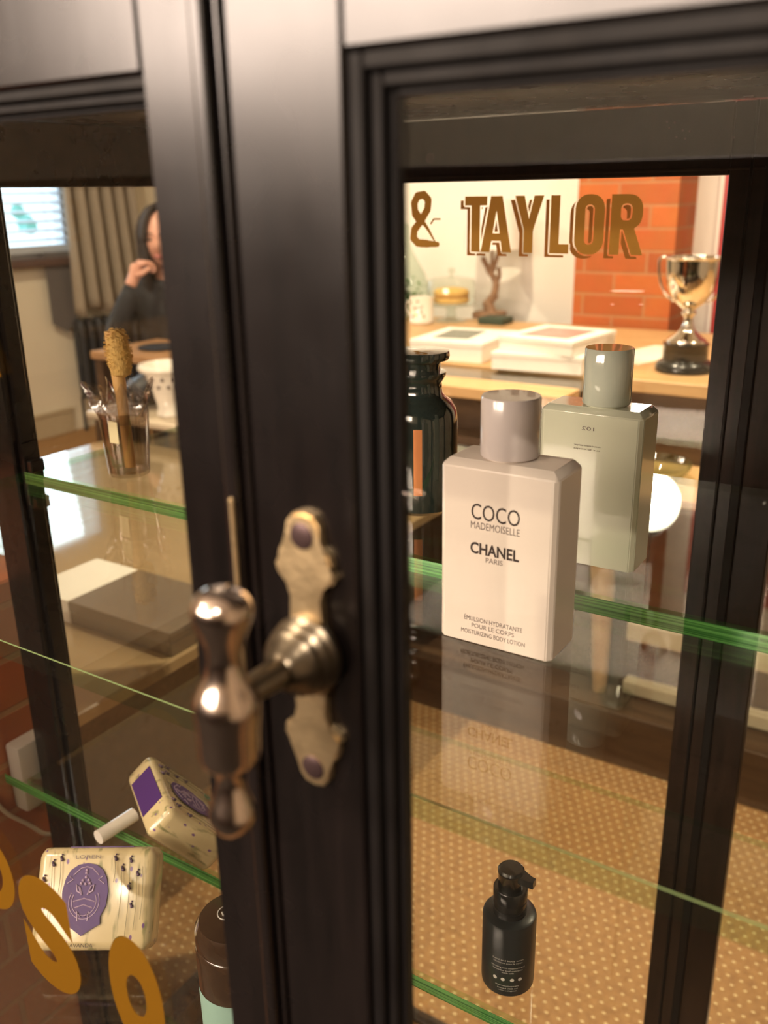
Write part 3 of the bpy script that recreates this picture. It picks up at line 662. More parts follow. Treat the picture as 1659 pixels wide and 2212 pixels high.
# black pump bottle
px_, py_ = -0.2590, 0.592
PB0 = set(bpy.data.objects); pb = thing('pump_bottle', 'small black pump dispenser bottle standing on the lower glass shelf', 'bottle', (px_, py_, Z2))
bm = BM(); lathe(bm, [(0.0235, 0), (0.0258, 0.002), (0.0262, 0.006), (0.0262, 0.0805), (0.0254, 0.0828), (0.0235, 0.0838), (0.0150, 0.0850)], px_, py_, Z2, 56); link('body', bm, BLACKB, pb, True)
bm = BM(); lathe(bm, [(0.0165, 0.084), (0.0165, 0.091), (0.0158, 0.0915), (0.0158, 0.0935), (0.0165, 0.094), (0.0165, 0.099), (0.0158, 0.0995), (0.0158, 0.101), (0.0165, 0.1015), (0.0165, 0.112), (0.0155, 0.1135), (0.0148, 0.1135)], px_, py_, Z2, 48); link('collar', bm, BLACKP, pb, True)
bm = BM(); lathe(bm, [(0.0120, 0.110), (0.0122, 0.1290), (0.0128, 0.1300), (0.0128, 0.1325), (0.0110, 0.1345), (0.003, 0.1350)], px_, py_, Z2, 40)
sp = [(-.004, .0065), (.006, .0070), (.020, .0042), (.0245, .0040), (.0250, -.0030), (.019, -.0042), (.006, -.0070), (-.004, -.0065)]
ang = R(-4)
bl_ = [bm.verts.new((px_+x*math.cos(ang)-y*math.sin(ang), py_+x*math.sin(ang)+y*math.cos(ang), Z2+0.1255-(0.002 if x > .015 else 0))) for x, y in sp]
tl_ = [bm.verts.new((px_+x*math.cos(ang)-y*math.sin(ang), py_+x*math.sin(ang)+y*math.cos(ang), Z2+0.1340-(0.003 if x > .015 else 0))) for x, y in sp]
bm.faces.new(bl_[::-1]); bm.faces.new(tl_)
for i in range(len(sp)): bm.faces.new((bl_[i], bl_[(i+1) % len(sp)], tl_[(i+1) % len(sp)], tl_[i]))
link('pump_head', bm, BLACKP, pb, True)
def wrap_text(name, s, m, parent, cx, cy, r, ang0, z, width, height, flip=False):
    t = text(name, s, m, parent, 0, 0, 0, width, height, flip=flip)
    for v in t.data.vertices:
        a = ang0 + v.co.x/r; v.co = Vector((cx+r*math.cos(a), cy+r*math.sin(a), z+v.co.z))
    return t
va = math.atan2(-py_, -px_)
for s_, z_, w_, h_ in (('hand and body wash', .046, .031, .0024), ('Nettoyant pour le corps', .0428, .029, .0020), ('cleansing with rosemary and', .0370, .034, .0022), ('lavender leaf extracts', .0340, .030, .0018), ('with oils', .0312, .012, .0016), ('dermatologically', .0150, .024, .0018), ('tested 150 ml', .0120, .020, .0016), ('made in England', .0090, .018, .0016)):
    wrap_text('printed_text', s_, PALEINK, pb, px_, py_, 0.02632, va, Z2+z_, w_, h_)
bm = BM()
for i, w in enumerate((-.0125, -.0045, .0045, .0125)):
    a = va+w/0.0263; c0 = Vector((px_+.02632*math.cos(a), py_+.02632*math.sin(a), Z2+.0228)); tx = Vector((-math.sin(a), math.cos(a), 0))
    bm.faces.new([bm.verts.new(c0+tx*(.0021*math.cos(R(k*36)))+Vector((0, 0, .0021*math.sin(R(k*36))))) for k in range(10)])
link('printed_symbols', bm, PALEINK, pb)
# brown bottle with teal label
bx_, by_ = -0.417, 0.417
tb = thing('brown_bottle', 'dark brown bottle with teal paper label at the foot of the stile', 'bottle', (bx_, by_, Z2))
bm = BM(); lathe(bm, [(0.033, 0), (0.0355, 0.003), (0.036, 0.010), (0.036, 0.118), (0.0352, 0.122), (0.033, 0.124)], bx_, by_, Z2, 56); link('body', bm, AMBER, tb, True)
bm = BM(); lathe(bm, [(0.0345, 0.124), (0.0355, 0.126), (0.0352, 0.1385), (0.031, 0.1455), (0.012, 0.1458)], bx_, by_, Z2, 56); link('cap', bm, AMBER, tb, True)
bm = BM(); lathe(bm, [(0.0362, 0.006), (0.0363, 0.080)], bx_, by_, Z2, 56, cap=False); link('label', bm, TEAL, tb, True)
bm = BM()
for r_ in (0.0085,):
    tube(bm, [(bx_-.008+r_*math.cos(R(a)), by_+r_*math.sin(R(a)), Z2+.1462) for a in range(0, 361, 20)], 0.0006, 6)
tube(bm, smoothline([(bx_-.012, by_-.002, Z2+.1462), (bx_-.008, by_-.004, Z2+.1462), (bx_-.006, by_+.003, Z2+.1462)], 4), 0.0009, 6)
link('cap_emblem', bm, PALEINK, tb, True)
for o_ in (pb, tb):
    bx0 = Vector(o_.location); o_.matrix_basis = Matrix.Translation(bx0) @ Matrix.Scale(0.895, 4)
# brush in a smoky beaker
kx, ky = -0.774, 0.674
bj = thing('beaker', 'smoky translucent beaker on the upper glass shelf left of the stile', 'beaker', (kx, ky, Z1))
bm = BM(); lathe(bm, [(0.0215, 0), (0.0225, 0.003), (0.0275, 0.072), (0.0268, 0.072), (0.0215, 0.004)], kx, ky, Z1, 40); link('cup', bm, CLOUDY, bj, True)
bm = BM()
lathe(bm, [(.0235+.011*q/8-(.004 if q > 5 else 0), .060+.0045*q) for q in range(9)], kx, ky, Z1, 64, cap=False)
from mathutils import noise as MN
for v in bm.verts:
    h_ = (v.co.z-Z1-.060)/.036; a_ = math.atan2(v.co.y-ky, v.co.x-kx)
    r_ = 1+h_*(.30*math.sin(a_*5+1)+.22*MN.noise(v.co*90)); v.co.x = kx+(v.co.x-kx)*r_; v.co.y = ky+(v.co.y-ky)*r_; v.co.z += .010*h_*math.sin(a_*7)
link('crumpled_film', bm, CELLO, bj, True)
bm = BM(); box(bm, kx+0.004, kx+0.018, ky-0.0262, ky-0.0256, Z1+0.042, Z1+0.066); link('label', bm, LABELY, bj)
br = thing('scrubbing_brush', 'long handled wooden bristle brush standing in the smoky beaker', 'brush', (kx, ky, Z1+.006))
h0, h1, h2 = Vector((kx+.002, ky, Z1+.008)), Vector((kx, ky, Z1+.085)), Vector((kx-.004, ky, Z1+.158))
bm = BM(); tube(bm, smoothline([h0, h1, (kx-.002, ky, Z1+.118), h2], 6), [.0060]*8+[.0072]*7+[.0078]*4, 12); link('handle', bm, BAMBOO, br, True)
bm = BM(); dirv = (h2-Vector((kx-.002, ky, Z1+.108))).normalized()
c0 = Vector((kx-.002, ky, Z1+.108))
tube(bm, [c0+dirv*t+Vector((.004, .002, 0)) for t in (0, .004, .015, .030, .044, .052)], [.004, .0105, .0125, .0125, .0105, .004], 24)
for i in range(500):
    t = random.uniform(.002, .052); a = random.uniform(0, 6.28); c = c0+dirv*t+Vector((.004, .002, 0)); q = Vector((math.cos(a), math.sin(a), 0.1))
    r0 = .0125*math.sin(math.pi*min(1, max(0.12, t/.054)))**.4
    tube(bm, [c+q*(r0*.8), c+q*(r0+.0028)], .00035, 3)
link('bristles', bm, BRISTLE, br)

# ================================================================== SOAP PARCELS
def soap(label, centre, rz, tilt, L_=0.122, H_=0.098, D_=0.046, full=True):
    t = thing('soap_parcel', label, 'soap', (0, 0, 0), 'lavender soap parcels')
    bm = BM(); box(bm, -L_/2, L_/2, -D_/2, D_/2, -H_/2, H_/2, 0.009, 4)
    for v in bm.verts:
        k = 1-0.16*(abs(v.co.x)/(L_/2))**4; v.co.y *= k
        if abs(v.co.x) > L_*0.46: v.co.z *= 0.97
    bd = link('wrapper', bm, LAV, t, True)
    bm = BM(); box(bm, -.030, .036, -D_/2+.008, D_/2-.008, H_/2-.0004, H_/2+.0006); 
    if full: pass
    link('purple_band', bm, PURPLE, t)
    yf = -D_/2-0.0004
    # crest
    bm = BM()
    sh_ = [(-.0165, .026), (-.021, .018), (-.0235, .006), (-.0225, -.008), (-.0175, -.018), (-.018, -.025), (-.009, -.030), (0, -.036), (.009, -.030), (.018, -.025), (.0175, -.018), (.0225, -.008), (.0235, .006), (.021, .018), (.0165, .026), (.009, .031), (0, .0325), (-.009, .031)]
    prism(bm, [(x-.008, z+.001) for x, z in sh_], yf, yf+.0004); link('crest', bm, PURPLE, t)
    bm = BM()
    def ln(pts, r=.0007): tube(bm, [(x-.008, yf-.0002, z+.001) for x, z in pts], r, 5)
    ln([(-.013, .021), (-.006, .0275), (0, .029), (.006, .0275), (.013, .021)]); ln([(-.017, .020), (-.013, .017), (-.019, .013)]); ln([(.017, .020), (.013, .017), (.019, .013)])
    for r_ in (.0125, .0155): ln([(r_*math.cos(R(a)), -.004+r_*1.05*math.sin(R(a))) for a in range(150, 391, 12)], .0005)
    ln([(-.011, -.004), (0, -.001), (.011, -.004)]); ln([(-.009, -.010), (0, -.007), (.009, -.010)])
    for sx in (-1, 1):
        ln([(sx*.003, .002), (sx*.006, .010), (sx*.009, .012), (sx*.008, .006), (sx*.004, .004)], .0011); ln([(sx*.002, -.018), (sx*.006, -.013), (sx*.005, -.022)], .0008)
    for x, z in ((0, .019), (-.003, .016), (.003, .016), (-.0045, .013), (.0045, .013), (0, .0125), (0, .023), (0, .0255)): bmesh.ops.create_icosphere(bm, subdivisions=1, radius=.0019, matrix=Matrix.Translation((x-.008, yf, z+.001)))
    link('crest_lines', bm, CREST, t, True)
    text('printed_text', 'LAVANDA', INK, t, -.008, yf, -.0435, .026, .0035)
    text('printed_text', 'LOREN', INKG, t, -.008, yf, .0395, .026, .0035)
    bm = BM(); tube(bm, [(.032+.006*math.cos(R(a)), yf, -.041+.005*math.sin(R(a))) for a in range(0, 361, 24)], .0006, 5); tube(bm, [(.032, yf, -.045), (.032, yf, -.038), (.035, yf, -.040)], .0006, 5); tube(bm, [(.032, yf, -.044), (.028, yf, -.040)], .0006, 5)
    link('recycling_mark', bm, pbr('green_mark', (.05, .14, .08), .5), t, True)
    # sprigs of lavender on the face
    olive = pbr('olive_print', (.13, .12, .05), .5); dull = pbr('dull_violet', (.09, .05, .10), .5)
    for (x, z0_, z1_) in ((-.052, -.03, .02), (-.044, -.02, .035), (.028, -.02, .03), (.036, -.035, .038), (.044, -.03, .025), (-.036, .0, .040), (.020, .015, .040), (.05, -.02, .03)):
        bm = BM(); tube(bm, smoothline([(x, yf+.0001, z0_), (x+.001, yf, (z0_+z1_)/2), (x-.001, yf, z1_)], 3), .0003, 4); link('printed_stem', bm, olive, t)
    for x, z in ((-.044, .035), (.028, .030), (.036, .038), (.044, .025), (-.036, .040), (.020, .040), (.036, .012), (-.052, .02), (.040, -.005)):
        bm = BM()
        for q in range(3): bmesh.ops.create_icosphere(bm, subdivisions=1, radius=.0019-.0004*q, matrix=Matrix.Translation((x+.0006*(-1)**q, yf+.0010, z-.003+.0024*q)))
        link('printed_flower', bm, dull, t, True)
    t.matrix_basis = Matrix.Translation(centre) @ Matrix.Rotation(rz, 4, 'Z') @ Matrix.Rotation(tilt, 4, 'X') @ Matrix.Scale(0.90, 4)
    return t
soap('lavender paper soap parcel with purple crest facing front on the lower shelf', (-0.604, 0.432, Z2+0.0495), R(32), R(-40))
soap('mirror image of the front lavender soap parcel, built as a solid parcel behind it', (-0.632, 0.562, Z2+0.0495), R(148), R(-40))  # second parcel stands in for the front one's mirror reflection
bm = BM(); tube(bm, [(-0.716, 0.522, Z2+.0085), (-0.712, 0.570, Z2+.0085)], [.008, .008], 24); tag(link('lip_balm_tube', bm, POT, smooth=True), 'small white tube lying on the lower shelf behind the green edge', 'tube')

# ================================================================== LEFT SIDE OUTSIDE THE CABINET
bm = BM(); box(bm, -1.40, -0.980, 0.20, 0.690, 0, 0.896, 0.003); struct(link('trim_4', bm, BRICK))
bx = thing('plug_box', 'white moulded plug box fixed to the brick pier left of the cabinet', 'plug box', (-0.98, 0.634, 0.586))
bm = BM(); box(bm, -0.9795, -0.952, 0.592, 0.662, 0.581, 0.680, 0.005, 2); link('casing', bm, SWITCH, bx, True)
bm = BM(); tube(bm, smoothline([(-0.976, 0.54, 0.694), (-0.974, 0.557, 0.63), (-0.975, 0.575, 0.586), (-0.974, 0.602, 0.55), (-0.975, 0.629, 0.514), (-0.974, 0.665, 0.496)], 6), 0.0028, 8); tag(link('power_cable', bm, SWITCH, smooth=True), 'thin white cable looping down the brick pier', 'cable')
bm = BM()
bmesh.ops.create_icosphere(bm, subdivisions=4, radius=1, matrix=Matrix.Translation((-0.962, 0.625, 0.445)) @ Matrix.Diagonal((.010, .040, .045, 1)))
from mathutils import noise as MN
for v in bm.verts: v.co += (v.co-Vector((-.962, .625, .445)))*0.6*MN.noise(v.co*50)
tag(link('cellophane_wrap', bm, CELLO), 'crumpled clear cellophane bundle hanging by the brick pier', 'cellophane')
bt = thing('glass_bottle', 'clear glass bottle standing on the brick pier at the left edge', 'bottle', (-1.045, 0.645, 0.897))
bm = BM(); lathe(bm, [(.034, 0), (.038, .004), (.038, .012), (.033, .018), (.038, .026), (.0375, .10), (.03, .125), (.014, .15), (.012, .185), (.015, .19)], -1.045, .645, .897, 40, cap=False); link('body', bm, THINGLASS, bt, True)
bm = BM(); lathe(bm, [(.012, .185), (.013, .21), (.004, .212)], -1.045, .645, .897, 24); link('stopper', bm, POT, bt, True)
lt = thing('side_table', 'low glossy tan table beyond the cabinet side carrying two boxes', 'table', (-1.67, 1.4, 0))
bm = BM(); box(bm, -2.30, -1.045, 0.705, 1.945, 0.590, 0.615, 0.003); link('table_top', bm, pbr('tan_lacquer', (.36, .25, .135), .06, 0, .1, 3, coat=1.0), lt)
bm = BM(); box(bm, -2.20, -1.38, 1.0, 1.88, 0.0, .589, .003); link('cabinet_body', bm, BROWN, lt)
bm = BM(); box(bm, -1.96, -1.94, 0.99, 1.0, .25, .33, .002); link('handle', bm, DBRASS, lt)
a = thing('gift_box', 'glossy taupe box on the low side table', 'box', (-1.17, 1.045, 0.615))
bm = BM(); box(bm, -1.304, -1.052, 0.96, 1.13, 0.6153, 0.640, 0.0012); link('base', bm, TAUPE, a)
bm = BM(); box(bm, -1.305, -1.051, 0.959, 1.131, 0.6405, 0.661, 0.0012); link('lid', bm, TAUPE, a)
bm = BM(); box(bm, -1.425, -1.3068, 0.96, 1.13, 0.6153, 0.6605, 0.001); tag(link('card_box', bm, CARD), 'plain white card box left of the taupe box', 'box')

# ================================================================== COUNTER AND WHAT STANDS ON IT
ct = thing('shop_counter', 'long pale oak shop counter with dark front behind the cabinet', 'counter', (-0.9, 2.6, 0))
bm = BM(); box(bm, -1.95, 0.9, 2.235, 3.09, 0.868, 0.9, 0.002); link('worktop', bm, OAK, ct)
bm = BM(); box(bm, -1.95, -0.77, 1.955, 2.065, 0.872, 0.9, 0.002); link('front_rim', bm, OAK, ct)
bm = BM(); box(bm, -1.95, -0.77, 2.065, 2.235, 0.888, 0.893); link('glass_inset', bm, glass('inset_glass', (.8, .8, .75), .10), ct)
bm = BM(); box(bm, -0.768, 0.9, 1.955, 2.235, 0.680, 0.70, 0.002); link('lower_ledge', bm, OAK, ct)
bm = BM(); box(bm, -1.95, 0.9, 2.06, 2.09, 0.0, 0.668); box(bm, -1.95, 0.9, 2.236, 2.26, 0.668, 0.868); box(bm, -1.95, -1.92, 1.96, 3.08, 0.0, 0.868); box(bm, 0.87, 0.9, 1.96, 3.08, 0.0, 0.768); box(bm, -1.92, -0.77, 1.98, 2.06, 0.75, 0.768); link('front_panel', bm, BROWN, ct)
for zz, hh in ((0.298, .048), (0.150, .034)):
    bm = BM(); box(bm, -0.60, 0.86, 2.020, 2.058, zz, zz+hh, 0.002); link('slat_board', bm, pbr('cream_board', (.62, .53, .38), .5), ct)
bm = BM(); box(bm, -1.9, 0.86, 1.925, 2.058, 0.0, 0.145, 0.002); link('plinth', bm, BROWN, ct)
def cbox(name, label, cx, cy, z0, w, d, h, rot, lid=0.0, win=None, group='white cake boxes on the counter'):
    t = thing(name, label, 'box', (cx, cy, z0), group)
    bm = BM(); box(bm, cx-w/2, cx+w/2, cy-d/2, cy+d/2, z0, z0+h-0.012, 0.001, rot=rot); link('base', bm, CARD, t)
    bm = BM(); box(bm, cx-w/2-.002, cx+w/2+.002, cy-d/2-.002, cy+d/2+.002, z0+h-0.0118, z0+h, 0.001, rot=rot); link('lid', bm, CARD, t)
    if win: bm = BM(); box(bm, cx-w*.33, cx+w*.33, cy-d*.33, cy+d*.33, z0+h, z0+h+.0008, rot=rot); link('lid_window', bm, win, t)
    return t
cbox('cake_box', 'white cake box with a grey card on its lid', -1.25, 2.385, 0.9005, .222, .27, .054, R(4))
bm = BM(); box(bm, -1.32, -1.215, 2.31, 2.47, 0.9550, 0.9562, rot=R(8)); tag(link('greeting_card', bm, GREYC), 'grey card lying on the left cake box', 'card')
cbox('cake_box', 'wide white cake box at the bottom of the right stack', -0.962, 2.36, 0.9005, .245, .30, .046, R(5))
cbox('cake_box', 'white cake box with pink windowed lid on top of the stack', -0.945, 2.345, 0.9470, .215, .25, .038, R(-6), win=PINKC)
bm = BM(); box(bm, -0.845, -0.705, 2.45, 2.76, 0.9002, 0.9015, rot=R(-14)); tag(link('paper_sheet', bm, PAPER), 'cream paper sheet on the counter left of the trophy', 'paper')
# trophy
TX, TY, TZ = -0.619, 2.405, 0.9005
tr = thing('trophy_cup', 'silver two handled trophy cup on black plinth at the counter end', 'trophy', (TX, TY, TZ))
bm = BM(); lathe(bm, [(.068, 0), (.0735, .004), (.0735, .012), (.069, .022), (.061, .028), (.057, .030), (.0565, .066), (.058, .068), (.058, .072), (.052, .0735)], TX, TY, TZ, 56); link('plinth', bm, BLACKP, tr, True)
bm = BM()
pf = smoothline([(p[0], p[1], 0) for p in [(.050, .0735), (.0495, .079), (.036, .090), (.020, .104), (.0125, .122), (.0115, .138), (.014, .141), (.0185, .148), (.014, .155), (.019, .160), (.038, .176), (.0545, .203), (.0625, .235), (.0655, .275), (.0665, .281), (.0690, .2835), (.0680, .286), (.0650, .285), (.0640, .275), (.061, .235), (.052, .205), (.035, .179), (.012, .166)]], 4)
lathe(bm, [(v.x, v.y) for v in pf], TX, TY, TZ, 72); link('cup', bm, SILVER, tr, True)
for s_ in (-1, 1):
    bm = BM(); hp = smoothline([(TX+s_*x, TY, TZ+z) for x, z in ((.064, .277), (.074, .284), (.0835, .279), (.0855, .262), (.0815, .232), (.072, .205), (.058, .186), (.040, .174))], 5)
    tube(bm, hp, .0033, 12); link('handle', bm, SILVER, tr, True)
# mug
mg = thing('spotted_mug', 'cream spotted mug at the back edge of the counter', 'mug', (-1.697, 2.90, .9))
bm = BM(); lathe(bm, [(.040, .0005), (.045, .004), (.0455, .012), (.044, .014), (.0455, .095), (.042, .095), (.041, .01)], -1.697, 2.9, .9, 40); link('body', bm, POT, mg, True)
bm = BM(); tube(bm, smoothline([(-1.739, 2.9, .975), (-1.765, 2.9, .97), (-1.768, 2.9, .945), (-1.742, 2.9, .925)], 5), .005, 10); link('handle', bm, POT, mg, True)
for a, z, m_ in ((-76, .082, DOTR), (-48, .030, DOTG), (-112, .078, DOTG), (-102, .028, DOTR), (-85, .036, DOTY), (-120, .045, DOTY), (-60, .045, DOTR)):
    bm = BM(); lathe(bm, [(.0045, 0), (.0045, .0006)], -1.697+.0458*math.cos(R(a)), 2.9+.0458*math.sin(R(a)), .9+z, 14, mat=Matrix.Rotation(R(a+90), 4, 'Z') @ Matrix.Rotation(R(90), 4, 'X')); link('spot', bm, m_, mg)
wrap_text('mug_lettering', 'Teddy', DOTR, mg, -1.697, 2.9, .0460, R(-75), .958, .040, .018, flip=True)
# cake stand with dome and cake
KX, KY = -1.628, 3.00
cs = thing('cake_stand', 'glass cake stand with clear dome by the white wall', 'cake stand', (KX+.02, KY, .9))
bm = BM(); lathe(bm, [(.055, .0005), (.055, .004), (.02, .012), (.014, .04), (.03, .056), (.095, .060), (.102, .066), (.100, .067), (.02, .063)], KX, KY, .9, 48); link('stand', bm, THINGLASS, cs, True)
bm = BM(); lathe(bm, [(.088, .0675), (.088, .135), (.082, .148), (.065, .154), (.012, .157), (.006, .162), (.007, .170), (.014, .178), (.010, .188), (.002, .190)], KX, KY, .9, 48, cap=False); link('dome', bm, THINGLASS, cs, True)
ck = thing('sponge_cake', 'golden sponge cake under the clear dome', 'cake', (KX+.01, KY, .968))
bm = BM(); lathe(bm, [(.062, .0685), (.064, .072), (.064, .086), (.062, .088)], KX, KY, .9, 40); link('lower_layer', bm, CAKE, ck, True)
bm = BM(); lathe(bm, [(.063, .088), (.063, .092)], KX, KY, .9, 40); link('jam_layer', bm, JAM, ck, True)
bm = BM(); lathe(bm, [(.062, .092), (.064, .095), (.064, .108), (.055, .116), (.02, .121)], KX, KY, .9, 40); link('upper_layer', bm, CAKE, ck, True)
# table lamp with driftwood foot
LX, LY = -1.535, 3.14
dl = thing('table_lamp', 'table lamp with branch shaped wooden foot and white shade', 'lamp', (LX, LY-.05, .9))
bm = BM(); box(bm, LX-.055, LX+.045, LY-.05, LY+.045, .9005, .925, .006, 2); link('base', bm, DRIFT, dl, True)
bm = BM()
tube(bm, smoothline([(LX, LY, .92), (LX-.012, LY, .955), (LX+.010, LY, .985), (LX+.018, LY, 1.03), (LX-.002, LY, 1.06), (LX-.022, LY, 1.09), (LX-.040, LY, 1.12)], 5), [.022]*6+[.014]*6+[.013]*6+[.012]*6+[.010]*6+[.003], 10)
tube(bm, smoothline([(LX+.016, LY, 1.03), (LX+.030, LY, 1.055), (LX+.026, LY, 1.085)], 5), [.010]*5+[.008]*5+[.002], 8)
tube(bm, smoothline([(LX-.002, LY, 1.06), (LX+.010, LY, 1.09), (LX+.022, LY, 1.13)], 5), [.010]*5+[.008]*5+[.004], 8)
tube(bm, [(LX-.002, LY, 1.06), (LX, LY, 1.18)], [.008, .004], 8)
tube(bm, [(LX-.012, LY, .955), (LX+.03, LY, .98)], [.016, .003], 8)
link('branch_foot', bm, DRIFT, dl, True)
bm = BM(); lathe(bm, [(.108, 1.15), (.100, 1.32), (.098, 1.32), (.106, 1.15)], LX, LY, 0, 48, cap=False); link('lamp_shade', bm, SHADE, dl, True)
bm = BM(); box(bm, -1.50, -1.40, 2.96, 3.05, .9005, .925, .004); tag(link('small_box', bm, pbr('dark_green_card', (.03, .05, .03), .5)), 'flat dark green box at the foot of the table lamp', 'box')
# plant beneath a pale glass bell
pl = thing('potted_plant', 'small green plant in pot behind the spotted mug', 'plant', (-1.86, 3.05, .9))
bm = BM(); lathe(bm, [(.032, .0005), (.042, .05), (.038, .05), (.03, .01)], -1.86, 3.05, .9, 28); link('pot', bm, POT, pl, True)
bm = BM()
for i in range(130):
    c = Vector((-1.86+random.gauss(0, .035), 3.05+random.gauss(0, .03), .96+abs(random.gauss(.02, .035))))
    a = random.uniform(0, 6.28); d1 = Vector((math.cos(a), math.sin(a), random.uniform(-.4, .7)))*.016; d2 = Vector((-math.sin(a), math.cos(a), .2))*.007
    bm.faces.new([bm.verts.new(c-d1), bm.verts.new(c+d2), bm.verts.new(c+d1), bm.verts.new(c-d2)])
link('foliage', bm, LEAF, pl)
bm = BM(); lathe(bm, [(.095, 0.0005), (.10, .03), (.098, .10), (.08, .16), (.04, .23), (.022, .27), (.02, .33), (.012, .34)], -1.86, 3.05, .9, 48, cap=False); tag(link('glass_cloche', bm, glass('pale_green_glass', (.86, .93, .88), .08), smooth=True), 'pale green bell shaped glass cover over the small plant', 'cloche')
# ribbed glass dish on the lower ledge
bm = BM()
n = 96; ringsp = [(.045, .001), (.055, .004), (.088, .045), (.092, .062), (.088, .062), (.084, .045), (.05, .008)]
prev = None
for r_, z_ in ringsp:
    ring = [bm.verts.new((-0.575+(r_*.85+(.0014 if k % 2 else -.0014 if z_ > .01 else 0))*math.cos(2*math.pi*k/n), 2.07+(r_+(.0014 if k % 2 else -.0014))*math.sin(2*math.pi*k/n), .70+z_*.7)) for k in range(n)]
    if prev:
        for k in range(n): bm.faces.new((prev[k], prev[(k+1) % n], ring[(k+1) % n], ring[k]))
    prev = ring
tag(link('ribbed_dish', bm, glass('ribbed_glass', (.80, .86, .70), .22)), 'ribbed clear glass dish on the ledge below the trophy', 'dish')
# pendant lamp over the counter
pn = thing('pendant_lamp', 'glowing round pendant lamp above the counter', 'lamp', (-0.70, 2.58, 2.7))
bm = BM(); bmesh.ops.create_uvsphere(bm, u_segments=40, v_segments=24, radius=.078, matrix=Matrix.Translation((-0.72, 2.58, 1.635))); link('globe', bm, LAMPG, pn, True)
bm = BM(); tube(bm, [(-0.72, 2.58, 1.71), (-0.72, 2.58, 2.699)], .004, 8); link('cord', bm, BLACKP, pn, True)
bm = BM(); lathe(bm, [(.03, 1.70), (.03, 1.735), (.008, 1.755)], -0.72, 2.58, 0, 24); link('cap', bm, BLACKP, pn, True)
bm = BM(); tube(bm, [(-0.71, 2.01, .870), (-0.665, 2.01, .45), (-0.655, 2.01, .146)], [.036, .029, .018], 20); link('tapered_leg', bm, OAK, ct, True)
bm = BM(); lathe(bm, [(.02, .001), (.03, .004), (.040, .022), (.042, .026), (.039, .026), (.028, .008)], -0.600, 1.968, .1455, 48); tag(link('glass_bowl', bm, THINGLASS, smooth=True), 'shallow clear glass bowl on the plinth by the tapered counter leg', 'bowl')

# ================================================================== PERSON, TABLE, CHAIR
tbx = thing('cafe_table', 'wooden table in front of the seated person', 'table', (-2.45, 2.47, 0))
bm = BM(); box(bm, -2.80, -2.08, 2.31, 2.66, .775, .805, .004); link('table_top', bm, TABLEW, tbx)
for x in (-2.77, -2.11):
    for y in (2.34, 2.63): bm = BM(); box(bm, x-.02, x+.02, y-.02, y+.02, 0, .775, .002); link('leg', bm, BROWN, tbx)
bm = BM(); lathe(bm, [(.05, .001), (.085, .006), (.085, .009), (.05, .004)], -2.60, 2.48, .805, 40); tag(link('dark_plate', bm, ANTH, smooth=True), 'dark round plate on the wooden table', 'plate')
ch = thing('wooden_chair', 'brown wooden chair under the seated person', 'chair', (-2.93, 2.98, 0))
bm = BM(); box(bm, -3.14, -2.72, 2.80, 3.20, .43, .46, .006, 2); link('seat', bm, BROWN, ch)
bm = BM(); box(bm, -3.14, -2.72, 3.17, 3.195, .60, .86, .006, 2); link('backrest', bm, BROWN, ch)
for x in (-3.12, -2.74):
    bm = BM(); box(bm, x-.017, x+.017, 2.81, 2.845, 0, .43); link('leg', bm, BROWN, ch)
    bm = BM(); box(bm, x-.017, x+.017, 3.165, 3.20, 0, .86); link('leg', bm, BROWN, ch)
def skin_body(name, joints, bones, m, parent=None, sub=2, root=0):
    me = bpy.data.meshes.new(name); me.from_pydata([j[0] for j in joints], bones, [])
    o = bpy.data.objects.new(name, me); col.objects.link(o)
    mod = o.modifiers.new('skin', 'SKIN'); mod.use_smooth_shade = True
    sv = me.skin_vertices[0].data
    for i, j in enumerate(joints):
        r_ = j[1]; sv[i].radius = (r_, r_) if not isinstance(r_, tuple) else r_
    sv[root].use_root = True
    ss = o.modifiers.new('sub', 'SUBSURF'); ss.levels = sub; ss.render_levels = sub
    bpy.context.view_layer.update(); dg = bpy.context.evaluated_depsgraph_get()
    nm = bpy.data.meshes.new_from_object(o.evaluated_get(dg)); bpy.data.objects.remove(o)
    nm.materials.clear(); nm.materials.append(m)
    for p in nm.polygons: p.use_smooth = True
    q = bpy.data.objects.new(name, nm); col.objects.link(q)
    if parent: q.parent = parent; q.matrix_parent_inverse = world(parent).inverted()
    return q
PX, PY = -2.97, 2.93
# local frame: +f is where the person looks (towards the cabinet), +s to the person's right (image left)
fdir = Vector((0.42, -0.90, 0)).normalized(); sdir = Vector((-0.90, -0.42, 0)).normalized()
def PP(s_, f_, z_): return tuple(Vector((PX, PY, 0))+sdir*s_+fdir*f_+Vector((0, 0, z_)))
pe = thing('person', 'seated person in a black top holding one hand to the mouth', 'person', (PX, PY, 0))
# torso and both sleeves, one surface
J = [(PP(0, .02, .52), (.15, .12)), (PP(0, .02, .70), (.13, .105)), (PP(0, .04, .86), (.15, .11)), (PP(0, .03, .96), (.12, .09)), (PP(0, .03, 1.02), (.055, .055)),
     (PP(.16, .03, .955), (.062, .062)), (PP(.235, .06, .82), (.055, .055)), (PP(.20, .20, .76), (.05, .05)), (PP(.130, .235, .895), (.042, .042)), (PP(.088, .225, .985), (.034, .034)),
     (PP(-.16, .03, .955), (.062, .062)), (PP(-.235, .04, .76), (.055, .055)), (PP(-.18, .18, .665), (.045, .045)), (PP(-.09, .28, .625), (.036, .036))]
Bn = [(0, 1), (1, 2), (2, 3), (3, 4), (3, 5), (5, 6), (6, 7), (7, 8), (8, 9), (3, 10), (10, 11), (11, 12), (12, 13)]
body = skin_body('knitted_top', J, Bn, CLOTH, pe)
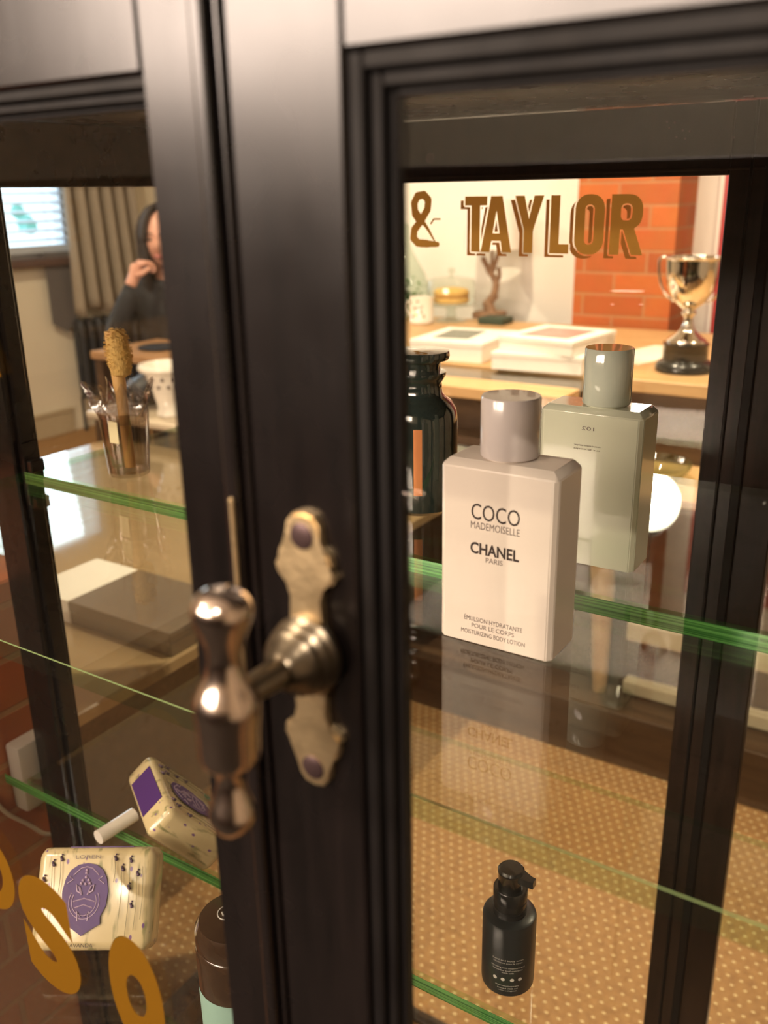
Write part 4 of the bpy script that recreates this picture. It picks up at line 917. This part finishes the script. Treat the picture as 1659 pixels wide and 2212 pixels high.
J = [(PP(0, .02, .54), (.14, .12)), (PP(.09, .10, .53), .085), (PP(.10, .38, .53), .062), (PP(.10, .42, .28), .05), (PP(.10, .42, .09), .038),
     (PP(-.09, .10, .53), .085), (PP(-.10, .38, .53), .062), (PP(-.10, .42, .28), .05), (PP(-.10, .42, .09), .038)]
skin_body('trousers', J, [(0, 1), (1, 2), (2, 3), (3, 4), (0, 5), (5, 6), (6, 7), (7, 8)], JEANS, pe)
for s_ in (.10, -.10): skin_body('shoe', [(PP(s_, .40, .05), .04), (PP(s_, .50, .042), .038), (PP(s_, .57, .035), .03)], [(0, 1), (1, 2)], BLACKP, pe)
# head (neck, skull, jaw, nose, ears) as one surface
bm = BM()
bmesh.ops.create_uvsphere(bm, u_segments=48, v_segments=36, radius=1)
for v in bm.verts:
    x, y, z = v.co
    zz = z*0.118; wx = 0.076; wy = 0.096
    if z < 0: wx *= 1-0.34*(-z)**1.6; wy *= 1-0.16*(-z)
    X, Y = x*wx, y*wy
    if y < 0:
        n_ = math.exp(-((X/.013)**2+((zz+.012)/.026)**2)); Y -= 0.020*n_*(0.6+0.8*max(0, min(1, (-zz+.012)/.03)))
        for ex in (-.030, .030): Y += 0.010*math.exp(-(((X-ex)/.016)**2+((zz-.012)/.011)**2))
        Y -= 0.005*math.exp(-((X/.030)**2+((zz-.034)/.008)**2))
        Y -= 0.007*math.exp(-((X/.020)**2+((zz+.055)/.010)**2)); Y += 0.005*math.exp(-((X/.022)**2+((zz+.0555)/.0022)**2))
        Y -= 0.009*math.exp(-((X/.022)**2+((zz+.098)/.016)**2))
    for ex in (-1, 1):
        e_ = math.exp(-(((Y-.010)/.012)**2+((zz-.004)/.026)**2)) if ex*x > 0.6 else 0; X += ex*0.013*e_
    v.co = (X, Y, zz)
tube(bm, [(0, .022, -.19), (0, .018, -.12), (0, .012, -.06)], [.060, .050, .052], 24)
hc = Vector(PP(0, .055, 1.178)); yawr = math.atan2(fdir.x, -fdir.y)+R(8)
HM = Matrix.Translation(hc) @ Matrix.Rotation(yawr, 4, 'Z') @ Matrix.Rotation(R(6), 4, 'X')
for v in bm.verts: v.co = HM @ v.co
link('head', bm, SKIN, pe, True)
bm = BM()
for ex in (-.030, .030): bmesh.ops.create_uvsphere(bm, u_segments=16, v_segments=12, radius=.0115, matrix=HM @ Matrix.Translation((ex, -.0715, .012)))
link('eyes', bm, pbr('eye', (.10, .07, .06), .15), pe, True)
bm = BM()
for ex in (-1, 1): tube(bm, [HM @ Vector((ex*x, y, z)) for x, y, z in ((.014, -.090, .034), (.030, -.087, .040), (.046, -.073, .034))], [.0025, .003, .0015], 8)
link('eyebrows', bm, HAIR, pe, True)
bm = BM(); tube(bm, [HM @ Vector(p) for p in ((-.024, -.079, -.056), (-.010, -.092, -.052), (0, -.0935, -.0535), (.010, -.092, -.052), (.024, -.079, -.056))], [.002, .005, .005, .005, .002], 10); link('lips', bm, pbr('lip', (.50, .16, .15), .4), pe, True)
# long dark hair: cap plus falling sides
bm = BM()
nu, nv = 40, 26; rings = []
for j in range(nv+1):
    t = j/nv; row = []
    for i in range(nu+1):
        a = R(-150+300*i/nu)       # 0 = back of the head
        if t < .45:
            ph = t/.45*math.pi/2; rx, ry, z = .094*math.sin(ph), .112*math.sin(ph), .128*math.cos(ph)+.010
        else:
            q = (t-.45)/.55; rx, ry, z = .094+.010*q, .112+.000*q, .010-.30*q
        open_ = 1.0
        x, y = rx*math.sin(a), ry*math.cos(a)
        if abs(math.degrees(a)) > 120 and t < .45: pass
        x += .004*math.sin(i*2.6+t*3); y += .004*math.cos(i*2.3)
        if t >= .45: y = y*(1 if y > 0 else 0.80)
        row.append(bm.verts.new(HM @ Vector((x, y+.012, z))))
    rings.append(row)
for j in range(nv):
    for i in range(nu): bm.faces.new((rings[j][i], rings[j][i+1], rings[j+1][i+1], rings[j+1][i]))
hr = link('hair', bm, HAIR, pe, True); md = hr.modifiers.new('thickness', 'SOLIDIFY'); md.thickness = .012; md.offset = 1
# the raised hand, five separate fingers curled before the mouth
wr = Vector(PP(.080, .218, 1.030)); kn = Vector(PP(.045, .190, 1.112))
ax = (kn-wr).normalized(); tow = (Vector(PP(0, .15, 1.12))-kn).normalized(); sd = ax.cross(tow).normalized()
tow = sd.cross(ax).normalized()
J = [(tuple(wr-ax*.03), (.022, .026)), (tuple(wr), (.020, .026)), (tuple(wr+ax*.035), (.018, .034)), (tuple(wr+ax*.070), (.015, .036))]
Bn = [(0, 1), (1, 2), (2, 3)]
skin_body('palm', J, Bn, SKIN, pe, root=1)
fl = [(-.030, .034, .024, .018), (-.010, .038, .027, .020), (.010, .036, .025, .019), (.029, .028, .020, .016)]
for off, a_, b_, c_ in fl:
    b0 = wr+ax*.060+sd*off; p1 = b0+ax*.018+tow*.004; p2 = p1+(ax*.35+tow*.9).normalized()*a_; p3 = p2+(-ax*.45+tow*.7).normalized()*b_; p4 = p3+(-ax*.95+tow*.05).normalized()*c_
    skin_body('finger', [(tuple(b0), .0105), (tuple(p1), .0105), (tuple(p2), .0095), (tuple(p3), .0085), (tuple(p4), .0068)], [(0, 1), (1, 2), (2, 3), (3, 4)], SKIN, pe)
t0 = wr+ax*.018-sd*.018; t1 = t0-sd*.026+ax*.020+tow*.012; t2 = t1+ax*.026+tow*.016+sd*.006; t3 = t2+ax*.014+tow*.016+sd*.012
skin_body('thumb', [(tuple(t0), .014), (tuple(t1), .0115), (tuple(t2), .010), (tuple(t3), .0078)], [(0, 1), (1, 2), (2, 3)], SKIN, pe)
# resting left hand
w2 = Vector(PP(-.07, .30, .625)); ax2 = (sdir*.5+fdir*.85).normalized(); sd2 = Vector((0, 0, 1)).cross(ax2)
skin_body('palm', [(tuple(w2-ax2*.02), (.02, .02)), (tuple(w2+ax2*.02), (.028, .016)), (tuple(w2+ax2*.055), (.032, .014))], [(0, 1), (1, 2)], SKIN, pe)
for off, L_ in ((-.027, .055), (-.009, .066), (.009, .062), (.026, .048)):
    b0 = w2+ax2*.05+sd2*off
    skin_body('finger', [(tuple(b0), .0095), (tuple(b0+ax2*L_*.5+Vector((0, 0, .004))), .0088), (tuple(b0+ax2*L_*.85-Vector((0, 0, .006))), .008), (tuple(b0+ax2*L_-Vector((0, 0, .014))), .0065)], [(0, 1), (1, 2), (2, 3)], SKIN, pe)
b0 = w2+ax2*.015+sd2*.022; skin_body('thumb', [(tuple(b0), .012), (tuple(b0+sd2*.022+ax2*.02), .0105), (tuple(b0+sd2*.030+ax2*.045), .008)], [(0, 1), (1, 2)], SKIN, pe)

# side stand with the white pot and the black bag
sdt = thing('plant_stand', 'pale low stand holding the white pot and black bag', 'table', (-2.2, 2.05, 0))
bm = BM(); box(bm, -2.45, -2.03, 1.97, 2.28, .655, .682, .010, 3); link('table_top', bm, pbr('beige_top', (.50, .42, .31), .4), sdt, True)
for x in (-2.41, -2.07):
    for y in (2.0, 2.25): bm = BM(); box(bm, x-.015, x+.015, y-.015, y+.015, 0, .655, .002); link('leg', bm, BROWN, sdt)
pt = thing('white_pot', 'white glazed pot with rolled rim and dark spots', 'pot', (-2.150, 2.07, .682))
bm = BM(); lathe(bm, [(.040, .0005), (.046, .004), (.040, .03), (.052, .08), (.072, .140), (.088, .146), (.092, .156), (.088, .166), (.076, .168), (.070, .155), (.05, .09), (.03, .02)], -2.150, 2.07, .682, 56); link('body', bm, POT, pt, True)
bm = BM()
for k in range(12):
    a = k*math.pi/6
    for z_, r_ in ((.125, .0685), (.100, .060)):
        a2 = a+(0.26 if z_ < .11 else 0); bmesh.ops.create_icosphere(bm, subdivisions=2, radius=.006, matrix=Matrix.Translation((-2.150+r_*math.cos(a2), 2.07+r_*math.sin(a2), .682+z_)))
link('painted_spots', bm, INKG, pt, True)
bm = BM(); bmesh.ops.create_icosphere(bm, subdivisions=4, radius=1, matrix=Matrix.Translation((-2.33, 2.16, .735)) @ Matrix.Diagonal((.085, .10, .052, 1)))
for v in bm.verts:
    v.co += (v.co-Vector((-2.33, 2.16, .735)))*.25*MN.noise(v.co*9); v.co.z = max(v.co.z, .6835)
tag(link('black_bag', bm, pbr('black_fabric', (.012, .013, .016), .55), smooth=True), 'small slumped black bag beside the white pot', 'bag')
